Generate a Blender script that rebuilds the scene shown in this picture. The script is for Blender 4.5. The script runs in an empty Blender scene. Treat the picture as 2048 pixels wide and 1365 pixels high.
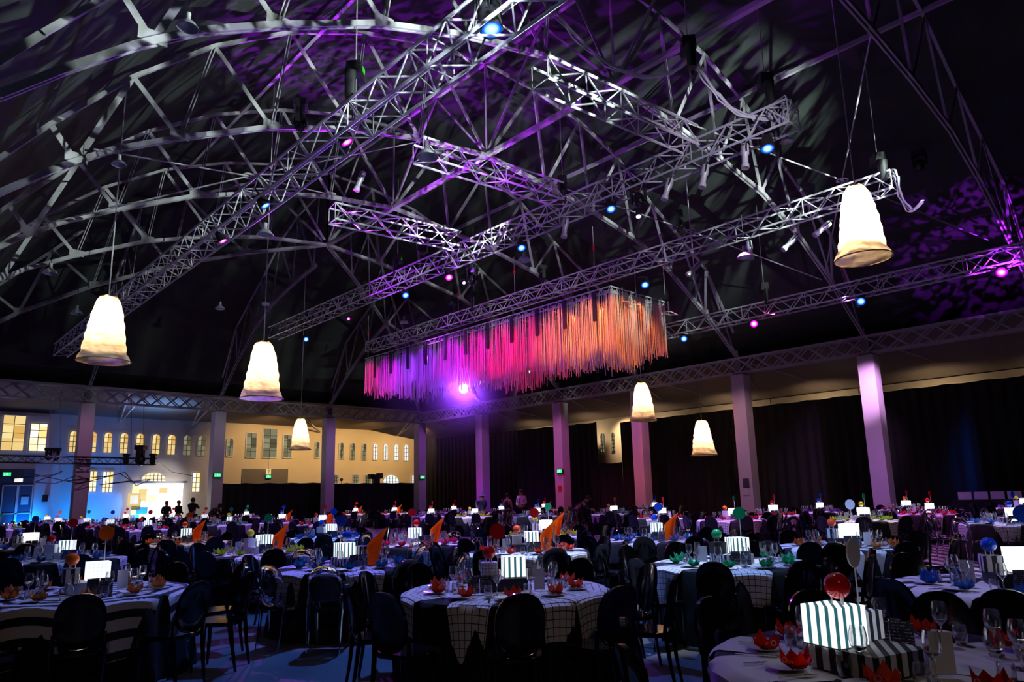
import bpy, bmesh, math, random
from mathutils import Vector, Matrix
random.seed(7)
PI = math.pi
SC = bpy.context.scene
COL = SC.collection

# ------------------------------------------------------------------ camera
# room axes: x runs along the far-left row of posts, y along the right row, z up
AX = Vector((0.73, 0.11, 0.68)); FOC = 1378.0; PX, PY = 1025.0, 738.0
def _ray(p): return Vector((p[0]-PX, p[1]-PY, FOC))
_a = _ray((2510, 952.7)).normalized()
_b = _ray((-295, 1023)); _b = (_b - _a*_b.dot(_a)).normalized()
_z = _a.cross(_b)
ROT = Matrix((_a, _b, _z))            # world = ROT @ image-frame vector
EYE = Vector((0, 0, 1.6))
cam_d = bpy.data.cameras.new('camera'); cam = bpy.data.objects.new('camera', cam_d); COL.objects.link(cam)
cam_d.lens = 36.0*FOC/2048; cam_d.sensor_width = 36; cam_d.clip_end = 300
cam_d.shift_x = (1024-PX)/2048; cam_d.shift_y = (PY-682.5)/2048
flip = Matrix(((1, 0, 0), (0, -1, 0), (0, 0, -1)))
cam.matrix_world = Matrix.Translation(EYE) @ (ROT @ flip).to_4x4()
SC.camera = cam
def AY(x, y, Y): r = ROT @ _ray((x, y)); return EYE + r*((Y-EYE.y)/r.y)      # point of the room plane y = Y
def AXX(x, y, X): r = ROT @ _ray((x, y)); return EYE + r*((X-EYE.x)/r.x)     # point of the room plane x = X
def AZ(x, y, Z): r = ROT @ _ray((x, y)); return EYE + r*((Z-EYE.z)/r.z)
def AD(x, y, d): r = ROT @ _ray((x, y)); return EYE + r*(d/math.hypot(r.x, r.y))

# ------------------------------------------------------------------ world, exposure
w = bpy.data.worlds.new('night'); SC.world = w; w.use_nodes = True
w.node_tree.nodes['Background'].inputs[0].default_value = (0.01, 0.012, 0.02, 1)
w.node_tree.nodes['Background'].inputs[1].default_value = 0.1
SC.view_settings.view_transform = 'Standard'; SC.view_settings.look = 'None'
SC.view_settings.exposure = 0.0; SC.view_settings.gamma = 1.0
SC.cycles.max_bounces = 7; SC.cycles.transmission_bounces = 6; SC.cycles.transparent_max_bounces = 10
SC.cycles.diffuse_bounces = 2; SC.cycles.glossy_bounces = 3; SC.cycles.sample_clamp_indirect = 3.0
SC.cycles.caustics_reflective = False; SC.cycles.caustics_refractive = False

# ------------------------------------------------------------------ materials
M = {}
def newmat(n):
    m = bpy.data.materials.new(n); m.use_nodes = True; M[n] = m
    return m, m.node_tree.nodes, m.node_tree.links
def pbr(n, col, rough=.5, metal=0, emit=None, es=0, trans=0, ior=1.45, noise=.12, nscale=8, coat=0, spec=.5, alpha=1):
    m, N, L = newmat(n); b = N['Principled BSDF']
    b.inputs['Roughness'].default_value = rough; b.inputs['Metallic'].default_value = metal
    b.inputs['Transmission Weight'].default_value = trans; b.inputs['IOR'].default_value = ior
    b.inputs['Coat Weight'].default_value = coat; b.inputs['Specular IOR Level'].default_value = spec
    b.inputs['Alpha'].default_value = alpha
    if emit: b.inputs['Emission Color'].default_value = (*emit, 1); b.inputs['Emission Strength'].default_value = es
    if noise:
        t = N.new('ShaderNodeTexNoise'); t.inputs['Scale'].default_value = nscale; t.inputs['Detail'].default_value = 3
        tc = N.new('ShaderNodeTexCoord'); L.new(tc.outputs['Object'], t.inputs['Vector'])
        x = N.new('ShaderNodeMix'); x.data_type = 'RGBA'; L.new(t.outputs['Fac'], x.inputs[0])
        x.inputs[6].default_value = (*[c*(1-noise) for c in col], 1); x.inputs[7].default_value = (*[min(1, c*(1+noise)) for c in col], 1)
        L.new(x.outputs[2], b.inputs['Base Color'])
    else: b.inputs['Base Color'].default_value = (*col, 1)
    return m
def mth(N, L, op, a, b=None):
    n = N.new('ShaderNodeMath'); n.operation = op
    for i, v in enumerate((a, b)):
        if v is None: continue
        if isinstance(v, (int, float)): n.inputs[i].default_value = v
        else: L.new(v, n.inputs[i])
    return n.outputs[0]
def pattern(n, light, dark, kind, period, duty, uv=False, emit=0, rough=.7, ang=0):
    """stripes or a grid of lines woven or printed on a surface"""
    m, N, L = newmat(n); b = N['Principled BSDF']; b.inputs['Roughness'].default_value = rough
    tc = N.new('ShaderNodeTexCoord'); sp = N.new('ShaderNodeSeparateXYZ')
    src = tc.outputs['UV' if uv else 'Object']
    if ang:
        mp = N.new('ShaderNodeMapping'); mp.inputs['Rotation'].default_value = (0, 0, ang); L.new(src, mp.inputs[0]); src = mp.outputs[0]
    L.new(src, sp.inputs[0])
    def line(c, off=.37):
        f = mth(N, L, 'FRACT', mth(N, L, 'ADD', mth(N, L, 'DIVIDE', c, period), off))
        return mth(N, L, 'LESS_THAN', f, duty)
    if kind == 'grid':
        f = mth(N, L, 'MAXIMUM', line(sp.outputs[0]), line(sp.outputs[1]))
        if not uv: f = mth(N, L, 'MAXIMUM', f, line(sp.outputs[2]))
    elif kind == 'wave':
        wv = mth(N, L, 'MULTIPLY', mth(N, L, 'SINE', mth(N, L, 'MULTIPLY', sp.outputs[0], 9.0)), .06)
        f = line(mth(N, L, 'ADD', sp.outputs[1], wv))
    else:
        f = line(sp.outputs[0] if uv else mth(N, L, 'ADD', sp.outputs[0], sp.outputs[1]), .2)
    x = N.new('ShaderNodeMix'); x.data_type = 'RGBA'; L.new(f, x.inputs[0])
    x.inputs[6].default_value = (*light, 1); x.inputs[7].default_value = (*dark, 1)
    L.new(x.outputs[2], b.inputs['Base Color'])
    if emit:
        L.new(x.outputs[2], b.inputs['Emission Color']); b.inputs['Emission Strength'].default_value = emit
    return m

pbr('roof_cloth', (.028, .033, .031), .9, noise=.3, nscale=2)
pbr('steel', (.40, .38, .41), .5, 0, noise=.2, nscale=3)
pbr('steel_dark', (.16, .15, .16), .6, .2)
pbr('alu', (.66, .66, .70), .38, .35, noise=.08)
pbr('white_post', (.62, .56, .60), .6, noise=.05)
pbr('wall_white', (.60, .58, .62), .8, noise=.06, nscale=1.5)
pbr('wall_cream', (.62, .55, .45), .8, noise=.05, nscale=1.5)
pbr('lean_roof', (.16, .13, .12), .9, noise=.2)
pbr('drape', (.0025, .0025, .004), .85, noise=.3, nscale=3)
pbr('black_plastic', (.006, .006, .008), .12, noise=0, coat=.3)
pbr('black_matte', (.012, .012, .014), .5, noise=.2)
pbr('black_cloth', (.008, .008, .011), .9, noise=.3)
pbr('clear_plastic', (.96, .96, 1.0), .03, trans=1, ior=1.38, noise=0)
pbr('glass', (1, 1, 1), .04, trans=1, ior=1.45, noise=0)
m = M['glass']; N = m.node_tree.nodes; L = m.node_tree.links; g_ = N.new('ShaderNodeBsdfGlossy'); g_.inputs['Roughness'].default_value = .12; g_.inputs[0].default_value = (.9, .92, 1, 1); mx = N.new('ShaderNodeMixShader'); fr_ = N.new('ShaderNodeLayerWeight'); fr_.inputs[0].default_value = .35
L.new(fr_.outputs['Facing'], mx.inputs[0]); L.new(N['Principled BSDF'].outputs[0], mx.inputs[1]); L.new(g_.outputs[0], mx.inputs[2]); L.new(mx.outputs[0], N['Material Output'].inputs[0])
pbr('china', (.7, .7, .74), .2, noise=.02)
pbr('cutlery', (.8, .8, .82), .15, 1, noise=.03)
pbr('box_white', (.6, .6, .65), .5, noise=.03)
pbr('box_black', (.01, .012, .02), .35, noise=.1)
pbr('stick', (.75, .75, .78), .3, noise=.02)
pbr('door_blue', (.03, .07, .13), .5)
pbr('skin', (.45, .24, .17), .5, noise=.05)
pbr('hair', (.03, .018, .012), .6); pbr('hair_red', (.30, .06, .02), .6)
pbr('shirt', (.62, .58, .66), .8); pbr('navy', (.015, .02, .05), .8); pbr('dark_wear', (.01, .01, .012), .8); pbr('yellow_wear', (.75, .38, .08), .8)
pbr('red_metal', (.6, .02, .02), .4); pbr('green_plastic', (.05, .45, .03), .4)
pbr('pipe_red', (.5, .05, .03), .4)
BALL = {'red': (.75, .012, .02), 'orange': (.95, .16, .01), 'coral': (.9, .09, .03), 'blue': (.01, .08, .62), 'green': (.01, .35, .12), 'yellow': (.62, .65, .03), 'white': (.75, .75, .8)}
for k, c in BALL.items(): pbr('ball_'+k, c, .12, noise=.03, coat=.5)
NAP = {'orange': (.75, .07, .015), 'tan': (.62, .25, .07), 'blue': (.06, .20, .50), 'teal': (.02, .20, .30), 'green': (.01, .38, .16), 'magenta': (.70, .01, .12), 'lightblue': (.12, .36, .68),
       'yellow': (.65, .55, .04), 'lime': (.40, .62, .04), 'red': (.70, .03, .05), 'purple': (.30, .06, .50)}
for k, c in NAP.items(): pbr('napkin_'+k, c, .8, noise=.1, nscale=30)
# amber acrylic scoop: light passes through it
m, N, L = newmat('amber'); b = N['Principled BSDF']; b.inputs['Base Color'].default_value = (.98, .30, .01, 1); b.inputs['Roughness'].default_value = .35
tr = N.new('ShaderNodeBsdfTranslucent'); tr.inputs[0].default_value = (1, .36, .01, 1); mx = N.new('ShaderNodeMixShader'); mx.inputs[0].default_value = .7
L.new(b.outputs[0], mx.inputs[1]); L.new(tr.outputs[0], mx.inputs[2]); L.new(mx.outputs[0], N['Material Output'].inputs[0])
# woven lantern shade
m, N, L = newmat('lantern'); b = N['Principled BSDF']; b.inputs['Base Color'].default_value = (.85, .74, .55, 1); b.inputs['Roughness'].default_value = .9
tr = N.new('ShaderNodeBsdfTranslucent'); mx = N.new('ShaderNodeMixShader'); mx.inputs[0].default_value = .8
tc = N.new('ShaderNodeTexCoord'); mp = N.new('ShaderNodeMapping'); mp.inputs['Scale'].default_value = (3, 3, 14); nz = N.new('ShaderNodeTexNoise'); nz.inputs['Scale'].default_value = 1.6; nz.inputs['Detail'].default_value = 6
L.new(tc.outputs['Object'], mp.inputs[0]); L.new(mp.outputs[0], nz.inputs['Vector'])
cr = N.new('ShaderNodeValToRGB'); cr.color_ramp.elements[0].position = .3; cr.color_ramp.elements[0].color = (.66, .54, .38, 1); cr.color_ramp.elements[1].position = .6; cr.color_ramp.elements[1].color = (.98, .91, .78, 1)
L.new(nz.outputs['Fac'], cr.inputs[0]); L.new(cr.outputs[0], tr.inputs[0]); L.new(cr.outputs[0], b.inputs['Base Color'])
L.new(b.outputs[0], mx.inputs[1]); L.new(tr.outputs[0], mx.inputs[2]); L.new(mx.outputs[0], N['Material Output'].inputs[0])
pbr('lantern_ring', (.25, .17, .12), .6)
pattern('lit_stripe', (.92, .96, 1), (.02, .10, .12), 'stripe', .052, .38, emit=1.15)
pattern('lit_stripe_dim', (.75, .80, .9), (.02, .03, .06), 'stripe', .05, .5, emit=.25)
pattern('lit_grid', (.92, .96, 1), (.62, .70, .78), 'grid', .035, .12, emit=1.15)
pbr('lit_white', (.95, .97, 1), .5, emit=(.93, .97, 1), es=1.3, noise=.02)
pattern('box_stripe', (.6, .6, .66), (.006, .008, .012), 'stripe', .075, .5)
pattern('box_grid', (.62, .6, .66), (.1, .08, .12), 'grid', .03, .12)
WH, BK = (.68, .66, .70), (.012, .012, .02)
pattern('cloth_grid', WH, (.03, .02, .05), 'grid', .062, .11, uv=True, rough=.9)
pattern('cloth_stripe', WH, BK, 'stripe', .17, .42, uv=True, rough=.9, ang=PI/2)
pattern('cloth_thin', WH, BK, 'stripe', .07, .42, uv=True, rough=.9, ang=PI/2)
pattern('cloth_wide', WH, BK, 'stripe', .34, .38, uv=True, rough=.9, ang=.5)
pattern('cloth_wave', WH, BK, 'wave', .26, .42, uv=True, rough=.9)
pbr('cloth_plain', (.7, .7, .72), .9)
pattern('floor_stripe', (.55, .54, .56), (.04, .045, .07), 'stripe', .42, .45, uv=True, rough=.4, ang=PI/2)
# strands of the hanging raft
pbr('strand', (.75, .70, .66), .7, noise=.15, nscale=4)
# menu card: rows of small print
m, N, L = newmat('menu_dark'); b = N['Principled BSDF']; b.inputs['Roughness'].default_value = .3
tc = N.new('ShaderNodeTexCoord'); sp = N.new('ShaderNodeSeparateXYZ'); L.new(tc.outputs['Object'], sp.inputs[0])
rows = mth(N, L, 'LESS_THAN', mth(N, L, 'FRACT', mth(N, L, 'DIVIDE', sp.outputs[2], .016)), .3)
nz = N.new('ShaderNodeTexNoise'); nz.inputs['Scale'].default_value = 90; L.new(tc.outputs['Object'], nz.inputs['Vector'])
ink = mth(N, L, 'MULTIPLY', rows, mth(N, L, 'GREATER_THAN', nz.outputs['Fac'], .52))
x = N.new('ShaderNodeMix'); x.data_type = 'RGBA'; L.new(ink, x.inputs[0]); x.inputs[6].default_value = (.02, .02, .03, 1); x.inputs[7].default_value = (.45, .45, .5, 1); L.new(x.outputs[2], b.inputs['Base Color'])
# floor: sealed concrete
m, N, L = newmat('floor'); b = N['Principled BSDF']; b.inputs['Roughness'].default_value = .45
tc = N.new('ShaderNodeTexCoord'); nz = N.new('ShaderNodeTexNoise'); nz.inputs['Scale'].default_value = 1.3; nz.inputs['Detail'].default_value = 8; L.new(tc.outputs['Object'], nz.inputs['Vector'])
cr = N.new('ShaderNodeValToRGB'); cr.color_ramp.elements[0].position = .3; cr.color_ramp.elements[0].color = (.10, .10, .11, 1); cr.color_ramp.elements[1].position = .7; cr.color_ramp.elements[1].color = (.20, .20, .21, 1)
L.new(nz.outputs['Fac'], cr.inputs[0]); L.new(cr.outputs[0], b.inputs['Base Color'])
def emis(n, col, s):
    m, N, L = newmat(n); e = N.new('ShaderNodeEmission'); e.inputs[0].default_value = (*col, 1); e.inputs[1].default_value = s
    L.new(e.outputs[0], N['Material Output'].inputs[0]); return m
def pane(n, c1, c2, s, scale):
    """lit window glass: panes of different brightness"""
    m, N, L = newmat(n); e = N.new('ShaderNodeEmission'); e.inputs[1].default_value = s
    tc = N.new('ShaderNodeTexCoord'); v = N.new('ShaderNodeTexWhiteNoise'); v.noise_dimensions = '3D'
    sn = N.new('ShaderNodeVectorMath'); sn.operation = 'SNAP'; sn.inputs[1].default_value = scale; L.new(tc.outputs['Object'], sn.inputs[0])
    L.new(sn.outputs[0], v.inputs['Vector']); cr = N.new('ShaderNodeValToRGB'); cr.color_ramp.elements[0].color = (*c1, 1); cr.color_ramp.elements[1].color = (*c2, 1)
    L.new(v.outputs['Value'], cr.inputs[0]); L.new(cr.outputs[0], e.inputs[0]); L.new(e.outputs[0], N['Material Output'].inputs[0]); return m
pane('pane_amber', (.75, .42, .10), (1, .80, .36), 1.0, (.6, 1, .7))
pane('pane_bright', (.95, .62, .2), (1, .95, .8), 1.4, (.6, 1, .7))
pane('pane_dim', (.10, .09, .05), (.35, .33, .2), .8, (.6, 1, .7))
pane('pane_white', (.8, .8, .75), (1, 1, .95), 1.1, (.6, 1, .7))
emis('shop_glow', (1, .93, .80), 3.0); emis('bulb', (1, .85, .55), 30)
emis('exit_green', (.02, .8, .25), 1.2); emis('exit_white', (.8, 1, .9), 1.5); emis('sign_amber', (1, .75, .3), .8)
LC = {'blue': (.05, .22, 1.0), 'magenta': (1.0, .05, .75), 'white': (.8, .85, 1.0), 'purple': (.38, .06, 1.0)}
def lens(n, rim, core, s, r):
    """LED lens: white-hot centre, coloured rim"""
    m, N, L = newmat(n); e = N.new('ShaderNodeEmission'); tc = N.new('ShaderNodeTexCoord'); ln = N.new('ShaderNodeVectorMath'); ln.operation = 'LENGTH'
    L.new(tc.outputs['Object'], ln.inputs[0]); cr = N.new('ShaderNodeValToRGB'); d = mth(N, L, 'DIVIDE', ln.outputs['Value'], r)
    cr.color_ramp.elements[0].position = .25; cr.color_ramp.elements[0].color = (*core, 1); cr.color_ramp.elements[1].position = .8; cr.color_ramp.elements[1].color = (*rim, 1)
    L.new(d, cr.inputs[0]); L.new(cr.outputs[0], e.inputs[0]); e.inputs[1].default_value = s; L.new(e.outputs[0], N['Material Output'].inputs[0])
lens('lens_blue', (.0, .05, .5), (.3, .6, 1), 3, .12); lens('lens_magenta', (.7, .0, .45), (1, .4, .95), 2.6, .12); lens('lens_white', (.35, .35, .6), (1, 1, 1), 4, .12); lens('lens_burst', (.9, .15, 1), (1, .9, 1), 25, .22)

# ------------------------------------------------------------------ mesh helpers
class MB:
    def __init__(s): s.v = []; s.f = []; s.uv = None
    def add(s, vs, fs):
        o = len(s.v); s.v += [tuple(v) for v in vs]; s.f += [tuple(i+o for i in f) for f in fs]; return s
    def box(s, c, d, rz=0, taper=1.0):
        x, y, z = d[0]/2, d[1]/2, d[2]/2; ca, sa = math.cos(rz), math.sin(rz); vs = []
        for k in (-1, 1):
            t = taper if k > 0 else 1
            for i, j in ((-1, -1), (1, -1), (1, 1), (-1, 1)):
                px, py = i*x*t, j*y*t; vs.append((c[0]+px*ca-py*sa, c[1]+px*sa+py*ca, c[2]+k*z))
        return s.add(vs, [(3, 2, 1, 0), (4, 5, 6, 7), (0, 1, 5, 4), (1, 2, 6, 5), (2, 3, 7, 6), (3, 0, 4, 7)])
    def tube(s, pts, r, n=6, cap=True):
        pts = [Vector(p) for p in pts]; rs = r if isinstance(r, (list, tuple)) else [r]*len(pts); vs = []; fs = []
        up = None
        for i, p in enumerate(pts):
            t = (pts[min(i+1, len(pts)-1)]-pts[max(i-1, 0)]).normalized()
            if up is None: up = Vector((0, 0, 1)) if abs(t.z) < .9 else Vector((1, 0, 0))
            a = t.cross(up).normalized(); b = a.cross(t).normalized(); up = b
            for k in range(n):
                q = 2*PI*(k+.5)/n; vs.append(p+(a*math.cos(q)+b*math.sin(q))*rs[i])
        for i in range(len(pts)-1):
            for k in range(n):
                fs.append((i*n+k, i*n+(k+1) % n, (i+1)*n+(k+1) % n, (i+1)*n+k))
        if cap: fs.append(tuple(range(n))[::-1]); fs.append(tuple((len(pts)-1)*n+k for k in range(n)))
        return s.add(vs, fs)
    def bar(s, a, b, w, h):
        """rectangular bar between two points, h measured nearest to vertical"""
        a, b = Vector(a), Vector(b); t = (b-a).normalized(); up = Vector((0, 0, 1)) if abs(t.z) < .95 else Vector((0, 1, 0))
        sd = t.cross(up).normalized()*w/2; u = sd.cross(t).normalized()*h/2
        vs = [a-sd-u, a+sd-u, a+sd+u, a-sd+u, b-sd-u, b+sd-u, b+sd+u, b-sd+u]
        return s.add(vs, [(3, 2, 1, 0), (4, 5, 6, 7), (0, 1, 5, 4), (1, 2, 6, 5), (2, 3, 7, 6), (3, 0, 4, 7)])
    def lathe(s, prof, n=20, c=(0, 0, 0), f=None):
        vs = []; fs = []
        for i, (r, z) in enumerate(prof):
            for k in range(n):
                a = 2*PI*k/n; rr, zz = (r, z) if f is None else f(r, z, a)
                vs.append((c[0]+rr*math.cos(a), c[1]+rr*math.sin(a), c[2]+zz))
        for i in range(len(prof)-1):
            for k in range(n): fs.append((i*n+k, i*n+(k+1) % n, (i+1)*n+(k+1) % n, (i+1)*n+k))
        return s.add(vs, fs)
    def disc(s, c, r, n=20, axis='z', t=.0):
        vs = []
        for h in ((-t/2, t/2) if t else (0,)):
            for k in range(n):
                a = 2*PI*k/n; p = (r*math.cos(a), r*math.sin(a))
                vs.append({'z': (c[0]+p[0], c[1]+p[1], c[2]+h), 'y': (c[0]+p[0], c[1]+h, c[2]+p[1]), 'x': (c[0]+h, c[1]+p[0], c[2]+p[1])}[axis])
        fs = [tuple(range(n))]
        if t: fs = [tuple(range(n))[::-1], tuple(range(n, 2*n))]+[(k, (k+1) % n, n+(k+1) % n, n+k) for k in range(n)]
        return s.add(vs, fs)
    def sphere(s, c, r, n=16, m=10, sc=(1, 1, 1)):
        return s.lathe([(r*sc[0]*math.sin(PI*i/m)+1e-5, -r*sc[2]*math.cos(PI*i/m)) for i in range(m+1)], n, c)
    def build(s, name, mat, parent=None, smooth=False, loc=None, rz=0):
        me = bpy.data.meshes.new(name); me.from_pydata(s.v, [], s.f); me.materials.append(M[mat])
        if s.uv:
            ul = me.uv_layers.new(name='UVMap')
            for lp in me.loops: ul.data[lp.index].uv = s.uv[lp.vertex_index]
        if smooth:
            me.polygons.foreach_set('use_smooth', [True]*len(me.polygons))
            try: me.set_sharp_from_angle(angle=math.radians(42))
            except Exception: pass
        me.update()
        o = bpy.data.objects.new(name, me); COL.objects.link(o)
        if loc is not None: o.location = loc
        o.rotation_euler.z = rz
        if parent: o.parent = parent
        return o
def tag(o, label=None, cat=None, group=None, kind=None):
    if label: o['label'] = label
    if cat: o['category'] = cat
    if group: o['group'] = group
    if kind: o['kind'] = kind
    return o
def thing(name, label, cat, loc=(0, 0, 0), rz=0, group=None):
    o = bpy.data.objects.new(name, None); COL.objects.link(o); o.location = loc; o.rotation_euler.z = rz
    o.empty_display_size = .1
    return tag(o, label, cat, group)
def copy_tree(o, parent=None):
    c = o.copy(); COL.objects.link(c); c.parent = parent
    for ch in list(KIDS.get(o.name, [])): copy_tree(ch, c)
    return c
KIDS = {}
def regkids(root):
    ch = [o for o in bpy.data.objects if o.parent == root]
    KIDS[root.name] = ch
    for c in ch: regkids(c)
def clone(root, loc, rz, label, group=None, **kw):
    c = copy_tree(root); c.location = loc; c.rotation_euler.z = rz; c['label'] = label
    if group: c['group'] = group
    return c
def lerp(a, b, t): return a+(b-a)*t
def interp(tab, x):
    if x <= tab[0][0]: return tab[0][1]
    for (x0, y0), (x1, y1) in zip(tab, tab[1:]):
        if x <= x1: return lerp(y0, y1, (x-x0)/(x1-x0))
    return tab[-1][1]

# ------------------------------------------------------------------ lights of the hall
def lamp(name, kind, loc, col, power, target=None, size=.1, angle=60, blend=.5, gobo=None, label=None):
    d = bpy.data.lights.new(name, kind); d.color = col; d.energy = power
    if kind == 'AREA': d.size = size
    else: d.shadow_soft_size = size
    if kind == 'SPOT': d.spot_size = math.radians(angle); d.spot_blend = blend
    o = bpy.data.objects.new(name, d); COL.objects.link(o); o.location = loc
    if target is not None: o.rotation_euler = (Vector(target)-Vector(loc)).to_track_quat('-Z', 'Y').to_euler()
    if gobo:
        d.use_nodes = True; N = d.node_tree.nodes; L = d.node_tree.links; e = N['Emission']
        sc, lo, hi, st = gobo
        tc = N.new('ShaderNodeTexCoord'); mp = N.new('ShaderNodeMapping'); mp.inputs['Scale'].default_value = st
        # pattern cut into the gobo wheel: depends only on the direction the light leaves the lamp
        nz = N.new('ShaderNodeTexNoise'); nz.inputs['Scale'].default_value = sc; nz.inputs['Detail'].default_value = 2
        L.new(tc.outputs['Normal'], mp.inputs[0]); L.new(mp.outputs[0], nz.inputs['Vector'])
        cr = N.new('ShaderNodeValToRGB'); cr.color_ramp.elements[0].position = lo; cr.color_ramp.elements[1].position = hi
        cr.color_ramp.elements[0].color = (0, 0, 0, 1); cr.color_ramp.elements[1].color = (1, 1, 1, 1)
        L.new(nz.outputs['Fac'], cr.inputs[0]); L.new(cr.outputs[0], e.inputs[0])
    return o
G1 = (26, .46, .64, (1, .2, .3)); G2 = (24, .47, .58, (1, 1, .35))
# moving heads with leaf gobos washing roof and trusses
lamp('gobo_light', 'SPOT', (10.8, 3.2, 8.2), (.80, 1, .88), 11500, (3, 13.5, 14.0), .02, 92, .5, G1)
lamp('gobo_light', 'SPOT', (17.8, 3.5, 9.0), (.80, 1, .88), 8000, (22.5, 18, 15), .02, 66, .5, G1)
lamp('gobo_light', 'SPOT', (13, 15, 9.4), (.85, .95, .9), 1800, (16, 24, 16), .02, 110, .5, G1)
lamp('gobo_light', 'SPOT', (5.5, 5.5, 8.0), (.75, .85, 1), 1500, (5, 11, 12.5), .03, 95, .4, G2)
lamp('gobo_light', 'SPOT', (11.5, 20, 8.6), (.46, .02, 1), 6000, (11.5, 18, 11.6), .03, 100, .4, G2)
lamp('gobo_light', 'SPOT', (9.5, 10, 8.8), (.48, .03, 1), 1500, (11, 12.5, 11.5), .03, 90, .5, G2)
lamp('gobo_light', 'SPOT', (24, 4, 7.5), (.42, .02, 1), 3000, (31, 6.5, 11.5), .03, 60, .5, G2)
lamp('wash_light', 'SPOT', (11.4, 11, 8.4), (.6, .3, 1), 50, (11.4, 13.5, 10.5), .03, 120, .5)
# purple light skimming the lengthwise trusses, white on the near ends
lamp('wash_light', 'SPOT', (12, 24, 8.6), (.45, .03, 1), 1000, (17, 12, 9.9), .05, 130, .5)
lamp('wash_light', 'SPOT', (17.0, 30, 9.6), (.5, .05, 1), 900, (20.3, 20, 10.1), .05, 50, .5)
lamp('wash_light', 'SPOT', (11.5, 2.5, 8.6), (.86, .8, 1), 1200, (14.7, 9, 10.1), .05, 36, .8)
lamp('wash_light', 'SPOT', (17.5, 2.5, 8.2), (.72, .5, 1), 800, (21.5, 8, 9.6), .05, 36, .6)
lamp('wash_light', 'SPOT', (3.0, 5, 7.2), (.75, .6, 1), 160, (6.4, 12, 8.9), .05, 36, .8)
# broad blue and neutral floods from the trusses over the tables
for x, y, c, p in ((6.4, 9, (.06, .22, 1), 2200), (14.7, 12, (.10, .26, 1), 3200), (14.7, 22, (.3, .12, 1), 2200), (17.5, 9, (.9, .15, .8), 1400), (6.4, 22, (.25, .18, 1), 1800), (6.4, 31, (.3, .15, 1), 1500), (24.9, 9, (.6, .2, 1), 1600), (18.0, 27, (.35, .1, 1), 1500)):
    lamp('flood_light', 'SPOT', (x, y, 8.3), c, p, (x, y, 0), .15, 100, .9)
lamp('fill_light', 'SPOT', (-1.5, -3.5, 6.5), (1, .72, .5), 150, (6, 7, .6), .25, 75, .8)  # warm fill added behind the viewer to lift cloth sides and chairs
lamp('fill_light', 'SPOT', (5, -3.5, 6.5), (.6, .5, 1), 150, (13, 7, .6), .25, 75, .8)  # violet fill, likewise added out of view behind the viewer
lamp('flood_light', 'SPOT', (9.5, 5.0, 9.7), (.75, .85, 1), 2600, (7.2, 6.0, 0), .03, 26, .25)
lamp('flood_light', 'SPOT', (14.0, 3.0, 9.7), (.6, .65, 1), 2600, (13.6, 4.6, 0), .03, 30, .25)
# posts: pink on the central right ones, paler toward the edge
for y, c, p in ((33.77, (.5, .2, .9), 420), (26.86, (1, .25, .85), 620), (21.33, (1, .25, .9), 560), (15.55, (1, .55, .65), 560), (9.97, (.9, .5, .8), 400)):
    lamp('post_light', 'SPOT', (24.6, y-2.5, 8.0), c, p, (29.15, y, 3.0), .1, 48, .8)
for x, c, p in ((8.24, (.65, .3, .6), 420), (14.91, (.6, .5, .7), 300), (21.94, (.55, .2, .9), 420), (29.15, (.5, .15, .9), 520)):
    lamp('post_light', 'SPOT', (x-1.0, 34.5, 8.2), c, p, (x, 40.6, 3.0), .1, 55, .8)
# far aisle: sodium lamps on the cream wall, blue uplights and one white cone on the pale wall
for x in (20, 24, 28, 32): lamp('sodium_light', 'SPOT', (x, 43.6, 6.7), (1, .60, .22), 650, (x+.5, 48, 4.2), .1, 110, .8)
for x in (7, 10, 13): lamp('blue_uplight', 'SPOT', (x, 46.3, .3), (.0, .26, 1), 420, (x, 48, 1.6), .1, 130, .9)
lamp('wall_wash', 'POINT', (11, 43.5, 6.2), (.42, .38, 1), 42, size=.2)
lamp('wall_wash', 'POINT', (5, 43.5, 6.0), (.42, .38, 1), 26, size=.2)
lamp('cone_light', 'SPOT', (15.6, 46.9, 6.75), (.55, .6, 1), 700, (16.2, 48.0, 3.2), .02, 60, .35)
lamp('blue_roof_light', 'SPOT', (12.8, 43.5, 5.2), (.15, .42, 1), 700, (12.8, 44.0, 7.7), .05, 110, .8)
# right aisle house lights behind the drape
for y in (-1, 4, 9, 14, 19, 24, 29, 34): lamp('aisle_light', 'SPOT', (33.9, y, 5.0), (1, .72, .42), 60, (35, y, 6.0), .1, 150, .6)
lamp('aisle_light', 'SPOT', (33.8, 26.6, 5.4), (1, .70, .38), 220, (35, 26.6, 5.0), .05, 110, .5)
for y in (3, 12, 21, 30): lamp('aisle_light', 'POINT', (31.6, y, 5.6), (1, .74, .42), 3, size=.2)  # weak fill added in front of the drape for the dim aisle ceiling
lamp('drape_light', 'SPOT', (26, 2.5, 6.8), (.03, .16, 1), 11000, (33.4, 5.0, 3.0), .1, 44, 1)
lamp('drape_light', 'SPOT', (26, 8, 6.8), (.7, .35, .8), 2500, (33.4, 13, 3.0), .1, 36, 1)

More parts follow.
